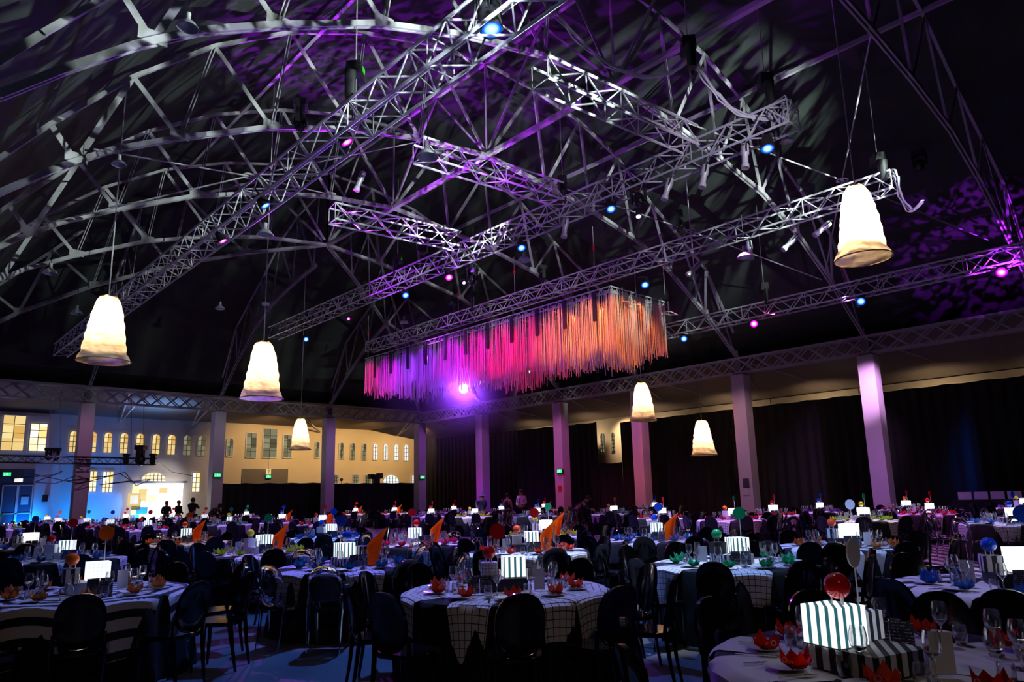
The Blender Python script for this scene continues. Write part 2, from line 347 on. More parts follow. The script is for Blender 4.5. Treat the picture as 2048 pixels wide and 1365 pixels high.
# ================================================================== THE SETTING
XC, HX = 14.3, 14.85                    # ridge line and half span of the hall
LOW = [(-.6, 6.5), (.9, 7.3), (1.6, 7.98), (2.5, 8.78), (3.4, 9.45), (4.65, 10.15), (6.85, 11.22), (9.2, 12.02), (11.5, 12.53), (14.3, 12.85), (16.7, 12.62), (19.4, 12.25), (22, 11.72), (24.2, 10.8), (26.75, 9.27), (29.15, 7.5)]
UP = [(-.6, 7.2), (1.45, 8.55), (2.22, 9.66), (3.75, 11.45), (5.5, 13.02), (7.45, 14.31), (9.65, 15.3), (12, 16.0), (14.3, 16.3), (16.7, 16.2), (19.05, 15.8), (21.4, 14.9), (23.2, 13.6), (25.2, 12.5), (26.95, 11.5), (29.15, 8.4)]
YH, YE, XE, XW = 27.0, 40.62, 29.15, -.6
def eqx(x, y):
    s = max(0.0, (y-YH)/(YE-YH)); xs = XC+HX*s
    return xs if (s > 0 and xs-XC > abs(x-XC)) else x
def zlow(x, y): return interp(LOW, eqx(x, y))
def zup(x, y): return interp(UP, eqx(x, y))
POST_L = [(-.6, YE), (8.24, YE), (14.91, YE), (21.94, YE)]
POST_R = [(XE, YE), (XE, 33.77), (XE, 26.86), (XE, 21.33), (XE, 15.55), (XE, 9.97), (XE, 4.2)]

fl = MB(); fl.add([(-9, -6, 0), (38, -6, 0), (38, 50, 0), (-9, 50, 0), (-9, -6, -.1), (38, -6, -.1), (38, 50, -.1), (-9, 50, -.1)], [(0, 1, 2, 3), (7, 6, 5, 4)])
tag(fl.build('floor', 'floor'), kind='structure')
m = MB(); p0 = AZ(1790, 1150, .004); p1 = AZ(1990, 1150, .004); p2 = AZ(1990, 1080, .004); p3 = AZ(1800, 1080, .004)
m.add([p0, p1, p2, p3], [(0, 1, 2, 3)]); m.uv = [(v[0], v[1]) for v in m.v]; m.uv = [(v[0]*.7+v[1]*.7, -v[0]*.7+v[1]*.7) for v in m.v]
tag(m.build('floor_stripes', 'floor_stripe'), kind='structure')
# black roof lining: follows the arches, drops over the aisles beyond the posts
m = MB(); xs = [-8, -4] + [x for x, _ in UP] + [36.0]; ys = [-8, -2, 4, 9, 14, 19, 24, 27, 29, 31, 33, 35, 37, 39, 40.7, 48.3]
def zroof(x, y):
    if x > XE: return lerp(8.55, 6.35, (x-XE)/(35-XE))
    if x < XW: return lerp(7.6, 6.2, (XW-x)/7)
    if y > YE: return min(zroof(x, YE) if x not in () else 9, lerp(8.5, 7.0, (y-YE)/(48-YE)))
    return zup(x, y)+.45
g = []
XS = sorted(set(xs+[XC+HX*(y-YH)/(YE-YH) for y in ys if YH < y < YE]+[XC-HX*(y-YH)/(YE-YH) for y in ys if YH < y < YE]))
for y in ys:
    for x in XS: g.append((x, y, min(zroof(x, y), lerp(8.6, 7.0, max(0, (y-YE)/(48-YE))) if y > YE-.01 else 99)))
n = len(XS); m.add(g, [(j*n+i, j*n+i+1, (j+1)*n+i+1, (j+1)*n+i) for j in range(len(ys)-1) for i in range(n-1)])
tag(m.build('ceiling', 'roof_cloth', smooth=False), kind='structure')
# underside panels of the two aisles, a little below the lining
m = MB(); m.add([(XE+.1, -8, 7.62), (35, -8, 6.28), (35, 48, 6.28), (XE+.1, 42, 7.62)], [(0, 1, 2, 3)]); tag(m.build('ceiling_aisle', 'lean_roof'), kind='structure')
m = MB(); m.add([(XW-8, YE+.1, 7.72), (35, YE+.1, 7.72), (35, 48, 6.95), (XW-8, 48, 6.95)], [(3, 2, 1, 0)]); tag(m.build('ceiling_far_aisle', 'lean_roof'), kind='structure')

# ---- roof trusses
LN = [.2, 2.74, 4.77, 6.98, 9.31, 11.6, 14.3, 17.0, 19.4, 21.9, 24.2, 26.7, 28.9]      # lower joints
UN = [1.3, 2.22, 3.7, 5.45, 7.4, 9.66, 12.0, 14.3, 16.6, 19.0, 21.2, 23.3, 25.2, 27.0, 28.9]   # upper joints
WEB = [(.2, 1.3), (2.74, 2.22), (2.74, 3.7), (4.77, 3.7), (4.77, 5.45), (6.98, 5.45), (6.98, 7.4), (9.31, 7.4), (9.31, 9.66), (11.6, 9.66), (11.6, 12.0), (14.3, 12.0), (14.3, 14.3), (14.3, 16.6),
       (17.0, 16.6), (17.0, 19.0), (19.4, 19.0), (19.4, 21.2), (21.9, 21.2), (21.9, 23.3), (24.2, 23.3), (24.2, 25.2), (26.7, 25.2), (26.7, 27.0), (28.9, 27.0)]
def roof_truss(pt, label, group, lo, hi, span=None):
    """pt(x) -> plan position for the profile coordinate x; one welded arch truss"""
    xs_all = sorted(set(LN+[x for x, _ in LOW]))
    xs_ok = [x for x in xs_all if lo-.01 <= x <= hi+.01]
    t = thing('roof_truss', label, 'roof truss', (0, 0, 0), 0, group)
    def PL(x): q = pt(x); return Vector((q[0], q[1], zlow(*q)))
    def PU(x): q = pt(x); return Vector((q[0], q[1], zup(*q)))
    c = MB()
    for a, b in zip(xs_ok, xs_ok[1:]):
        A, B = PL(a), PL(b); d = (B-A).normalized().cross(Vector((0, 0, 1))).normalized()*.05
        c.bar(A+d, B+d, .045, .12); c.bar(A-d, B-d, .045, .12)
    c.build('lower_chord', 'steel', t)
    ul = [x for x in UN if lo-.01 <= x <= hi+.01]; c = MB()
    for a, b in zip(ul, ul[1:]): c.bar(PU(a), PU(b), .09, .09)
    if ul: c.build('upper_chord', 'steel', t)
    for a, b in WEB:
        if lo-.01 <= min(a, b) and max(a, b) <= hi+.01:
            A, B = PL(a), PU(b); d = (B-A).normalized(); sd = Vector((pt(b)[0]-pt(a)[0]+1e-3, pt(b)[1]-pt(a)[1]+1e-3, 0)).normalized()*.035
            MB().bar(A+d*.1+sd, B+sd, .022, .065).bar(A+d*.1-sd, B-sd, .022, .065).build('web_brace', 'steel', t)
    for x in LN:
        if lo-.01 <= x <= hi+.01:
            A = PL(x); q = (Vector((*pt(x+.2), 0))-Vector((*pt(x-.2), 0))).normalized() if lo <= x-.2 and x+.2 <= hi else Vector((1, 0, 0))
            MB().bar(A-q*.22+Vector((0, 0, .1)), A+q*.22+Vector((0, 0, .1)), .03, .22).build('gusset_plate', 'steel', t)
    return t
rt = [(4.2, 4.95, 'arched roof truss at upper right corner, nearest to the viewer'), (9.97, 10.65, 'arched steel roof truss crossing the upper left, second nearest'), (15.55, 16.1, 'arched steel roof truss, third from the viewer, long visible W bracing'),
      (21.33, 21.7, 'arched steel roof truss, fourth from the viewer, purple-lit'), (26.86, 27.0, 'arched steel roof truss farthest across, purple-lit')]
for yp, yr, lb in rt:
    roof_truss(lambda x, yp=yp, yr=yr: (x, lerp(yp, yr, (XE-x)/(XE-XC))), lb, 'arched roof trusses across the hall', 0 if yp > 5 else 11, 29.2)
# hip trusses from the last ridge joint to the two far corners, and jack trusses to the posts between
roof_truss(lambda x: (x, YH+(YE-YH)*(x-XC)/HX), 'hip truss falling to the far right corner post', 'hip trusses', 14.3, 29.2)
roof_truss(lambda x: (2*XC-x, YH+(YE-YH)*(x-XC)/HX), 'hip truss falling to the far left corner of the hall', 'hip trusses', 14.3, 29.2)
for xp, lb in ((8.24, 'end truss rising from the left dark post'), (14.91, 'end truss rising from the post by the second lantern'), (21.94, 'end truss rising from the post left of the raft')):
    roof_truss(lambda x, xp=xp: (xp, YH+(YE-YH)*(x-XC)/HX), lb, 'end trusses above the far row of posts', 14.3+HX*abs(xp-XC)/HX, 29.2)
roof_truss(lambda x: (x, 33.77), 'short truss above the second right post', None, 21.7, 29.2)
# ridge girder joining the lowest points of all the arches
t = thing('ridge_beam', 'straight ridge beam running lengthwise under the arch crowns', 'beam')
ys_ = [2, 4.95, 10.65, 16.1, 21.7, 27]
for a, b in zip(ys_, ys_[1:]):
    MB().bar((XC, a, 12.85), (XC, b, 12.85), .16, .14).build('lower_chord', 'steel', t); MB().bar((XC, a, 16.3), (XC, b, 16.3), .12, .12).build('upper_chord', 'steel', t)
    MB().bar((XC, a, 12.9), (XC, (a+b)/2, 16.25), .07, .07).bar((XC, b, 12.9), (XC, (a+b)/2, 16.25), .07, .07).build('web_brace', 'steel', t)
for px_ in (8.24, 21.0):
    t = thing('purlin_truss', 'lengthwise purlin %s of the ridge' % ('left' if px_ < 10 else 'right'), 'beam', group='lengthwise purlins')
    for a, b in zip(ys_, ys_[1:]):
        za = zup(px_, a); MB().bar((px_, a, za), (px_, b, za), .1, .14).build('upper_chord', 'steel', t)
# tie rods crossing at a ring between neighbouring arches
for (xa, xb, ya, yb, lb) in ((17.2, 26.5, 4.9, 10.3, 'crossed tie rods with ring left of the nearest lantern'), (17.2, 26.5, 10.4, 15.9, 'crossed tie rods with ring behind the middle lighting truss'), (3, 12, 16.3, 21.8, 'crossed tie rods with ring among the purple-lit trusses')):
    t = thing('tie_rods', lb, 'tie rods', group='crossed tie rods')
    c0 = Vector(((xa+xb)/2, (ya+yb)/2, (zlow(xa, ya)+zlow(xb, yb))/2+.2))
    for x, y in ((xa, ya), (xb, yb), (xa, yb), (xb, ya)): MB().tube([(x, y, zlow(x, y)+.1), c0], .022, 5).build('rod', 'steel', t)
    rg = MB(); rg.tube([c0+Vector((.16*math.cos(a*PI/8), .16*math.sin(a*PI/8), 0)) for a in range(17)], .03, 6, False); rg.build('ring', 'steel', t)

# ---- lattice girders on the posts
def girder(a, b, label, group):
    t = thing('lattice_girder', label, 'girder', (0, 0, 0), 0, group)
    a, b = Vector((*a, 0)), Vector((*b, 0)); d = (b-a); Lg = d.length; d.normalize(); nrm = Vector((-d.y, d.x, 0)); z0, z1 = 6.85, 7.52
    for s in (-1, 1):
        o = nrm*.16*s
        for z, nm in ((z0, 'lower_chord'), (z1, 'upper_chord')): MB().bar(a+o+Vector((0, 0, z)), b+o+Vector((0, 0, z)), .07, .09).build(nm, 'steel', t)
    n = max(2, round(Lg/.78)); l1 = MB(); l2 = MB()
    for i in range(n):
        p, q = a+d*(Lg*i/n), a+d*(Lg*(i+1)/n); o = nrm*.17
        for s in (-1, 1):
            l1.bar(p+o*s+Vector((0, 0, z0)), q+o*s+Vector((0, 0, z1)), .03, .06); l2.bar(p+o*s+Vector((0, 0, z1)), q+o*s+Vector((0, 0, z0)), .03, .06)
    l1.build('lacing', 'steel', t); l2.build('lacing', 'steel', t)
LP = POST_L+[POST_R[0]]
for (a, b), nm in zip(zip(LP, LP[1:]), ('left frame edge to the dark left post', 'left dark post to the second post', 'second post to third post', 'third post to the corner post')):
    girder(a, b, 'X-laced steel girder from '+nm, 'lattice girders over the far row of posts')
for (a, b), nm in zip(zip(POST_R, POST_R[1:]), ('corner post to the next post rightward', 'first two posts right of corner', 'pink posts behind the raft', 'pink post to the post right of it', 'the two large right posts', 'the rightmost post to the frame edge')):
    girder(a, b, 'X-laced steel girder spanning '+nm, 'lattice girders over the right row of posts')
# ---- posts
PN = {(-.6, YE): 'white square post left of the frame', (8.24, YE): 'tall white post in front of the arched windows, purple-lit', (14.91, YE): 'white post carrying an exit sign, left of the black drape', (21.94, YE): 'white post between the cream wall bays',
      (XE, YE): 'white corner post where the two girders meet', (XE, 33.77): 'white post just right of the bright light', (XE, 26.86): 'pink-lit post with a green exit sign', (XE, 21.33): 'pink-lit post below the small lantern',
      (XE, 15.55): 'large white post right of the drape lantern', (XE, 9.97): 'largest white post, near the right edge', (XE, 4.2): 'white post beyond the right edge'}
for (x, y), lb in PN.items():
    t = thing('post', lb, 'post', (x, y, 0), 0, 'square posts round the hall'); t['kind'] = 'thing'
    MB().box((0, 0, 3.37), (.62, .62, 6.74)).build('casing', 'white_post', t)
    MB().box((0, 0, 7.13), (.3, .3, .76)).box((0, 0, 6.79), (.5, .5, .1)).build('steel_cap', 'steel_dark', t)

# ---- far left wall with its windows
YW = 48.0
m = MB(); m.box(((-9+36)/2, YW+.2, 3.5), (45, .4, 7.0)); tag(m.build('wall_far', 'wall_white'), kind='structure')
xc0 = AY(488, 860, YW-.05).x; xc1 = AY(606, 860, YW-.05).x
m = MB(); m.box(((17.9+36)/2, YW-.03, 3.5), (36-17.9, .08, 6.98)); tag(m.build('wall_far_cream', 'wall_cream'), kind='structure')
xb = AY(112, 860, YW-1).x
m = MB(); m.box(((-9+xb)/2, YW-.5, 3.35), (xb+9, 1.0, 6.7)); tag(m.build('wall_far_bay', 'wall_white'), kind='structure')
def window(pts, Y, mat, nx, nz, arch=False, label=None):
    """pts = image corners (left, top, right, bottom) read onto the wall plane"""
    l, tp, r, bt = pts; a = AY(l, tp, Y); b = AY(r, bt, Y); x0, x1, z1, z0 = a.x, b.x, a.z, b.z
    wdt, hgt = x1-x0, z1-z0; NW[0] += 1
    t = bpy.data.objects.new('window_%d' % NW[0], None); COL.objects.link(t); t['kind'] = 'structure'; t.location = ((x0+x1)/2, Y, z0)
    p = MB(); hw = wdt/2
    if arch:
        rr = hw if arch is True else arch; zc = hgt-rr*(1 if arch is True else 1)
        out = [(-hw, 0, 0), (hw, 0, 0)]+[(hw*math.cos(PI*k/10), 0, zc+rr*math.sin(PI*k/10)) for k in range(11)]
    else: out = [(-hw, 0, 0), (hw, 0, 0), (hw, 0, hgt), (-hw, 0, hgt)]
    p.add(out, [tuple(range(len(out)))]); p.build('pane', mat, t, loc=(0, -.02, 0))
    f = MB()
    pts2 = [Vector((o[0]*1.04, -.05, o[2])) for o in out]+[Vector((out[0][0]*1.04, -.05, out[0][2]))]
    for q, s in zip(pts2, pts2[1:]): f.bar(q, s, .05, .05)
    f.build('window_frame', 'box_white', t)
    g = MB()
    for i in range(1, nx): x = -hw+wdt*i/nx; g.bar((x, -.05, 0), (x, -.05, hgt*(.98 if not arch else .9)), .03, .03)
    for i in range(1, nz): z = hgt*i/nz; g.bar((-hw, -.05, z), (hw, -.05, z), .03, .03)
    g.build('glazing_bars', 'black_matte', t)
NW = [0]
for p in ((8, 830, 45, 903), (62, 847, 90, 904)): window(p, YW-1.02, 'pane_amber' if p[0] < 20 else 'pane_bright', 2, 4)
for x, c in ((141, 'amber'), (179, 'amber'), (210, 'amber'), (242, 'amber'), (274, 'amber'), (306, 'amber'), (337, 'amber'), (368, 'dim'), (397, 'dim')):
    y = 862+(x-141)*.038; window((x-1, y, x+12, y+43-(x-141)*.008), YW-.03, 'pane_'+c, 2, 4, True)
for x in (173, 206): window((x, 943+(x-173)*.02, x+18, 985+(x-173)*.02), YW-.03, 'pane_bright', 3, 4)
window((385, 946, 398, 985), YW-.03, 'pane_bright', 2, 4)
window((284, 945, 330, 966), YW-.03, 'pane_bright', 6, 3, .45)
for p, a, c in (((454, 876, 465, 914), True, 'dim'), ((493, 866, 511, 916), False, 'dim'), ((527, 857, 552, 917), False, 'dim'), ((567, 870, 582, 917), False, 'dim')): window(p, YW-.1, 'pane_'+c, 2, 4, a)
for x, c in ((630, 'dim'), (678, 'dim'), (701, 'dim'), (724, 'dim'), (746, 'white'), (767, 'white'), (788, 'white'), (808, 'white')):
    y = 884+(x-630)*.03; window((x, y, x+8, y+33), YW-.1, 'pane_'+c, 2, 4, True)
for p in ((666, 950, 676, 968), (705, 950, 716, 968), (729, 951, 741, 968), (823, 951, 831, 968)): window(p, YW-.1, 'pane_dim' if p[0] < 800 else 'pane_white', 3, 3)
window((766, 950, 797, 971), YW-.1, 'pane_white', 5, 3, .6)
# recessed dark opening with the figure 2 sign
a = AY(484, 938, YW-.12); b = AY(575, 968, YW-.12)
tag(MB().box(((a.x+b.x)/2, YW-.12, (a.z+b.z)/2-1), (b.x-a.x, .05, a.z-b.z+2)).build('door_2', 'steel_dark'), kind='structure')
# double door at the far left
a = AY(6, 972, YW-1.05); b = AY(60, 1032, YW-1.05)
d = bpy.data.objects.new('door_1', None); COL.objects.link(d); d['kind'] = 'structure'; d.location = (a.x, YW-1.05, 0)
W_, H_ = b.x-a.x, a.z
MB().box((W_/2, 0, H_/2), (W_, .06, H_)).build('door_panel', 'door_blue', d)
f = MB()
for x in (0, W_*.48, W_*.52, W_): f.bar((x, -.05, 0), (x, -.05, H_), .06, .06)
for z in (.1, H_*.45, H_): f.bar((0, -.05, z), (W_, -.05, z), .06, .06)
f.build('door_frame', 'alu', d); MB().box((W_*.76, -.06, H_*.7), (.35, .02, .45)).build('door_notice', 'wall_white', d)
m = MB(); a = AY(0, 938, YW-1.1); b = AY(70, 938, YW-1.1); m.box(((a.x+b.x)/2-2, YW-1.05, a.z/2), (b.x-a.x+4, .08, a.z)); tag(m.build('wall_door_surround', 'door_blue'), kind='structure')

# ---- right side: wall behind the aisle, black drapes hung in front of it
tag(MB().box((35.2, 21, 3.2), (.4, 58, 6.5)).build('wall_right', 'wall_cream'), kind='structure')
for y0, y1 in ((-6, 4), (4, 12.5), (12.5, 17), (17, 24)):
    tag(MB().box((34.93, (y0+y1)/2, 6.12), (.12, y1-y0-.06, .26)).build('trim_%d' % (int(y0)+7), 'wall_cream'), kind='structure')
XD = 33.4
def drape(name, a, b, z0, z1, label, amp=.06, per=.5, group=None, sag=.04):
    a, b = Vector(a), Vector(b); d = b-a; Lg = d.length; d.normalize(); nr = Vector((-d.y, d.x, 0)); n = int(Lg/per*6); vs = []
    for i in range(n+1):
        s = Lg*i/n; off = nr*amp*math.sin(2*PI*s/per+math.sin(s*1.7)); top = z1 if not callable(z1) else z1(i/n)
        for k, z in enumerate((z0, lerp(z0, top, .5), top-sag*abs(math.sin(s*2.1)))):
            p = a+d*s+off*(1.3-.3*k); vs.append((p.x, p.y, z))
    mm = MB().add(vs, [(i*3+k, (i+1)*3+k, (i+1)*3+k+1, i*3+k+1) for i in range(n) for k in (0, 1)])
    return tag(mm.build(name, 'drape', smooth=True), label, 'curtain', group)
yg0 = AXX(1240, 850, XD).y; yg1 = AXX(1193, 850, XD).y; zg = AXX(1192, 928, XD).z
zt = lambda px_, py_: AXX(px_, py_, XD).z
drape('drape', (XD, -5, 0), (XD, yg0, 0), 0, zt(1700, 790)-.02, 'long black drape behind the right-hand posts', group='black drapes')
drape('drape', (XD, yg0, 0), (XD, yg1, 0), 0, zg, 'low black drape below the two arched windows', group='black drapes')
drape('drape', (XD, yg1, 0), (XD, 46.5, 0), 0, lambda t: 5.95+.3*t, 'black drape behind the bright light and central posts', group='black drapes')
for (xa, xb_, yy, py, lb) in ((443, 655, 43.0, 967, 'low black drape between the second and third posts'), (655, 838, 43.2, 967, 'low black drape below the row of narrow windows')):
    A = AY(xa, py, yy); B = AY(xb_, py, yy); drape('drape', (A.x, yy, 0), (B.x+.1, yy, 0), 0, A.z, lb, group='black drapes')
# two arched windows seen through the gap in the drape (wall runs along y there)
for i, xp in enumerate((1205, 1227)):
    a = AXX(xp-4, 868-(i*2), 34.96); b = AXX(xp+4, 905-(i*2), 34.96); NW[0] += 1
    t = bpy.data.objects.new('window_%d' % NW[0], None); COL.objects.link(t); t['kind'] = 'structure'; t.location = (34.96, (a.y+b.y)/2, b.z); hw = abs(a.y-b.y)/2; hg = a.z-b.z
    out = [(0, hw, 0), (0, -hw, 0)]+[(0, -hw*math.cos(PI*k/8), hg-hw+hw*math.sin(PI*k/8)) for k in range(9)]
    MB().add(out, [tuple(range(len(out)))]).build('pane', 'pane_dim', t, loc=(-.02, 0, 0))
    g = MB().bar((-.05, 0, 0), (-.05, 0, hg), .04, .04)
    for k in range(5): g.bar((-.05, -hw, hg*k/5), (-.05, hw, hg*k/5), .04, .04)
    g.build('glazing_bars', 'black_matte', t)
# struts under the aisle roofs
def strut(pts, label, group, r=.05):
    t = thing('roof_strut', label, 'strut', (0, 0, 0), 0, group)
    for a, b in pts: MB().bar(a, b, r, r*1.4).build('strut_bar', 'steel', t)
for px_, tx, lb in ((258, 240, 'blue-lit pair of roof struts, left one'), (409, 385, 'blue-lit pair of roof struts, right one'), (565, 640, 'roof strut pair above the third lantern'), (830, 795, 'roof strut pair by the corner post')):
    A = AY(px_, 805, YE+.2); B = AY(tx, 838 if tx < 500 else 860, YW-.3); A.z = 7.5; B.z = 6.6
    strut([(A, B), (A+Vector((.7, 0, -.1)), B)], lb, 'struts under the far aisle roof', .06)
for (x, y) in POST_R[:6]:
    for dy in (-1.2, 1.2):
        strut([((x, y+dy*.1, 7.4), (34.6, y+dy*1.5, 6.5))], 'thin aisle-roof strut, %s of two at the %s' % ('nearer' if dy < 0 else 'farther', PN[(x, y)].replace('white ', '').replace(' with a green exit sign', ' with exit sign').split(',')[0]), 'struts under the right aisle roof', .04)

# ================================================================== RIGGING
def box_truss(name, a, b, s, label, group, seg=.5):
    """square aluminium lighting truss: four chord tubes and zig-zag lacing on each face"""
    t = thing(name, label, 'lighting truss', a, 0, group); a, b = Vector(a), Vector(b); D = b-a; Lg = D.length; D.normalize()
    sd = Vector((-D.y, D.x, 0)); up = Vector((0, 0, 1)); h = s/2
    cs = [sd*h+up*h, -sd*h+up*h, -sd*h-up*h, sd*h-up*h]
    for c in cs: MB().tube([c, c+D*Lg], .031, 6).build('chord_tube', 'alu', t)
    n = int(Lg/seg); lc = MB()
    for k in range(4):
        p, q = cs[k], cs[(k+1) % 4]
        for i in range(n):
            u, v = D*(Lg*i/n), D*(Lg*(i+1)/n)
            if (i+k) % 2: lc.tube([p+u, q+v], .018, 4, False)
            else: lc.tube([q+u, p+v], .018, 4, False)
    for i in range(0, n+1, 5):
        u = D*(Lg*i/n)
        for k in range(4): lc.tube([cs[k]+u, cs[(k+1) % 4]+u], .014, 4, False)
    tag(lc.build('lacing', 'alu', t), kind='stuff')
    return t
XA, ZA, XB, XCc, XDd = 6.35, 8.8, 14.72, 20.35, 24.95
box_truss('lighting_truss', (XA, 3.2, ZA), (XA, 37.6, ZA), .56, 'long box truss descending from top centre to the lower left', 'lengthwise lighting trusses')
box_truss('lighting_truss', (XB, 6.0, 10), (XB, 33.2, 10), .56, 'long box truss across the middle, over the first pair of lanterns', 'lengthwise lighting trusses')
box_truss('lighting_truss', (XCc, 5.7, 10), (XCc, 33.2, 10), .52, 'long box truss directly above the coloured hanging raft', 'lengthwise lighting trusses')
box_truss('lighting_truss', (XDd, 2.8, 8.4), (XDd, 32.5, 8.4), .52, 'lowest box truss, reaching the right edge of the hall', 'lengthwise lighting trusses')
box_truss('cross_truss', (9.2, 8.7, 10), (13.9, 8.2, 10), .5, 'short box truss under the nearest arch crown', 'short cross trusses')
box_truss('cross_truss', (9.2, 12.9, 10), (13.7, 12.4, 10), .5, 'short purple-lit box truss in the middle, dense with lamps', 'short cross trusses')
box_truss('cross_truss', (9.5, 17.7, 10), (13.8, 17.1, 10), .5, 'short purple-lit box truss farthest back', 'short cross trusses')

# ---- fixtures
def lens_fix(kind, r=.11, L=.26):
    """LED par: body, yoke, lens facing -z"""
    t = thing('par_light', '', 'stage light')
    MB().lathe([(r*.55, L), (r*.8, L*.95), (r*.98, L*.6), (r, 0), (r*1.06, -.015), (r*.9, -.02), (0.001, L*.1)][:6], 16).disc((0, 0, L), r*.55, 12).build('housing', 'black_matte', t, True)
    MB().disc((0, 0, -.008), r*.93, 16).build('lens', 'lens_'+kind, t)
    y = MB(); y.tube([(-r*1.2, 0, L*.4), (-r*1.2, 0, L*1.45), (0, 0, L*1.6), (r*1.2, 0, L*1.45), (r*1.2, 0, L*.4)], .014, 5); y.build('yoke', 'black_matte', t)
    regkids(t); return t
def aim(o, tgt):
    d = (Vector(tgt)-Vector(o.location)).normalized(); o.rotation_mode = 'XYZ'; o.rotation_euler = d.to_track_quat('-Z', 'Y').to_euler()
PAR = {k: lens_fix(k, .13, .3) for k in ('blue', 'magenta', 'white')}
used = {k: False for k in PAR}
floorpt = Vector((9, 9, 0))
# colour, truss x, truss z, image column, row, power, label
FX = [('blue', XA, 983, 58, 1.35, 'big blue stage light hanging at top centre'), ('magenta', XA, 694, 284, 1.0, 'magenta stage light below the long left truss'), ('blue', XA, 531, 411, 1.0, 'slim blue light under left truss, above the magenta one'),
      ('magenta', XA, 446, 482, .9, 'small magenta light far down the left truss'),
      ('blue', XB, 1535, 297, 1.2, 'bright blue stage light at the right end of the middle truss'), ('blue', XB, 1222, 418, 1.1, 'bright blue stage light beside the white moving head'), ('blue', XB, 1043, 496, 1.1, 'blue stage light under the middle truss above a round reflector'),
      ('magenta', XB, 898, 555, 1.1, 'magenta stage light under the middle truss'), ('white', XB, 928, 566, .5, 'small white spot beside the magenta light'), ('blue', XB, 811, 591, 1.1, 'blue stage light left of the magenta one, over the raft'),
      ('magenta', XB, 697, 638, .6, 'tiny magenta light near the far end of the middle truss'), ('blue', XB, 612, 679, 1.0, 'blue ring light at the far end of the middle truss'), ('white', XB, 1277, 433, .6, 'white moving-head lens hanging under the middle truss'),
      ('blue', XCc, 1290, 570, 1.2, 'tilted blue stage light above the amber end of the raft'), ('blue', XDd, 1722, 603, 1.2, 'blue stage light on the lowest truss, right of post'), ('magenta', XDd, 1508, 648, 1.2, 'magenta stage light in the middle of the lowest truss'),
      ('blue', XDd, 1368, 678, 1.1, 'blue stage light on the lowest truss beside the raft'), ('magenta', XDd, 2003, 545, 1.2, 'magenta stage light by the right edge'), ('magenta', XDd, 1272, 701, .9, 'small pink light seen below the raft, above a lantern'),
      ('blue', XDd, 1150, 725, 1.0, 'small blue-white light below the red part of the raft'), ('white', XDd, 1058, 744, .7, 'small white light below the magenta part of the raft'), ('white', XDd, 960, 765, .7, 'small white light right of the big flare')]
def hanger(t, loc, ztop):
    pass
for kind, X, px_, py_, sc, lb in FX:
    p = AXX(px_, py_, X); o = PAR[kind] if not used[kind] else copy_tree(PAR[kind]); used[kind] = True
    o.location = p; o['label'] = lb; o['group'] = 'coloured stage lights'; o.scale = (sc, sc, sc)
    tg = Vector((lerp(p.x, 6, .35), lerp(p.y, 3, .45), 1)) if X < 24 else Vector((lerp(p.x, 6, .5), lerp(p.y, 3, .5), 2))
    if px_ in (694, 531, 446): tg = Vector((p.x+3, p.y-2.0, p.z-6))
    aim(o, tg)
# high-bay reflectors and dark lanterns
def reflector():
    t = thing('pendant_reflector', '', 'pendant lamp')
    MB().lathe([(.06, .32), (.08, .2), (.2, .12), (.28, 0), (.27, -.01)], 20).build('bowl', 'alu', t, True)
    MB().tube([(0, 0, .32), (0, 0, 1.6)], .01, 5).build('rod', 'black_matte', t); MB().lathe([(.001, .42), (.07, .42), (.07, .3), (.001, .3)], 12).build('ballast', 'alu', t, True)
    regkids(t); return t
rf0 = reflector(); first = True
for px_, py_, d_, lb in ((238, 330, 16, 'round aluminium pendant reflector at upper left'), (440, 618, 34, 'small round pendant reflector left of the second lantern'), (153, 628, 30, 'small pendant reflector above the left lantern rim'), (100, 547, 26, 'dim pendant reflector at the left under the arch'),
                        (1048, 522, 22, 'round pendant reflector below the blue light, centre'), (808, 646, 34, 'small pendant reflector over the left end of the raft'), (1573, 284, 17, 'tan pendant reflector right of the bright blue light'), (1490, 515, 20, 'pendant reflector pair below the raft truss'),
                        (530, 470, 19, 'purple-lit pendant reflector on the left'), (855, 314, 13, 'large bright pendant lamp at the left end of the short truss'), (375, 55, 10, 'small pendant reflector near the top left')):
    p = AD(px_, py_, d_); o = rf0 if first else copy_tree(rf0); first = False; o.location = p; o.scale = (.55,)*3 if d_ < 18 and px_ != 855 else (.8,)*3; o['label'] = lb; o['group'] = 'pendant reflectors'
def profile_spot():
    t = thing('profile_spot', '', 'stage light')
    MB().lathe([(.05, .32), (.09, .3), (.1, .05), (.075, 0), (.075, -.22), (.095, -.24), (.095, -.34), (.08, -.34)], 14).disc((0, 0, -.33), .085, 12).build('barrel', 'alu', t, True)
    MB().tube([(-.13, 0, .05), (-.13, 0, .34), (0, 0, .42), (.13, 0, .34), (.13, 0, .05)], .013, 5).build('yoke', 'black_matte', t)
    MB().tube([(0, .05, .4), (.16, .1, .2), (.2, .1, -.05), (.1, .08, -.12)], .008, 4).build('cable', 'black_matte', t)
    regkids(t); return t
ps0 = profile_spot(); first = True
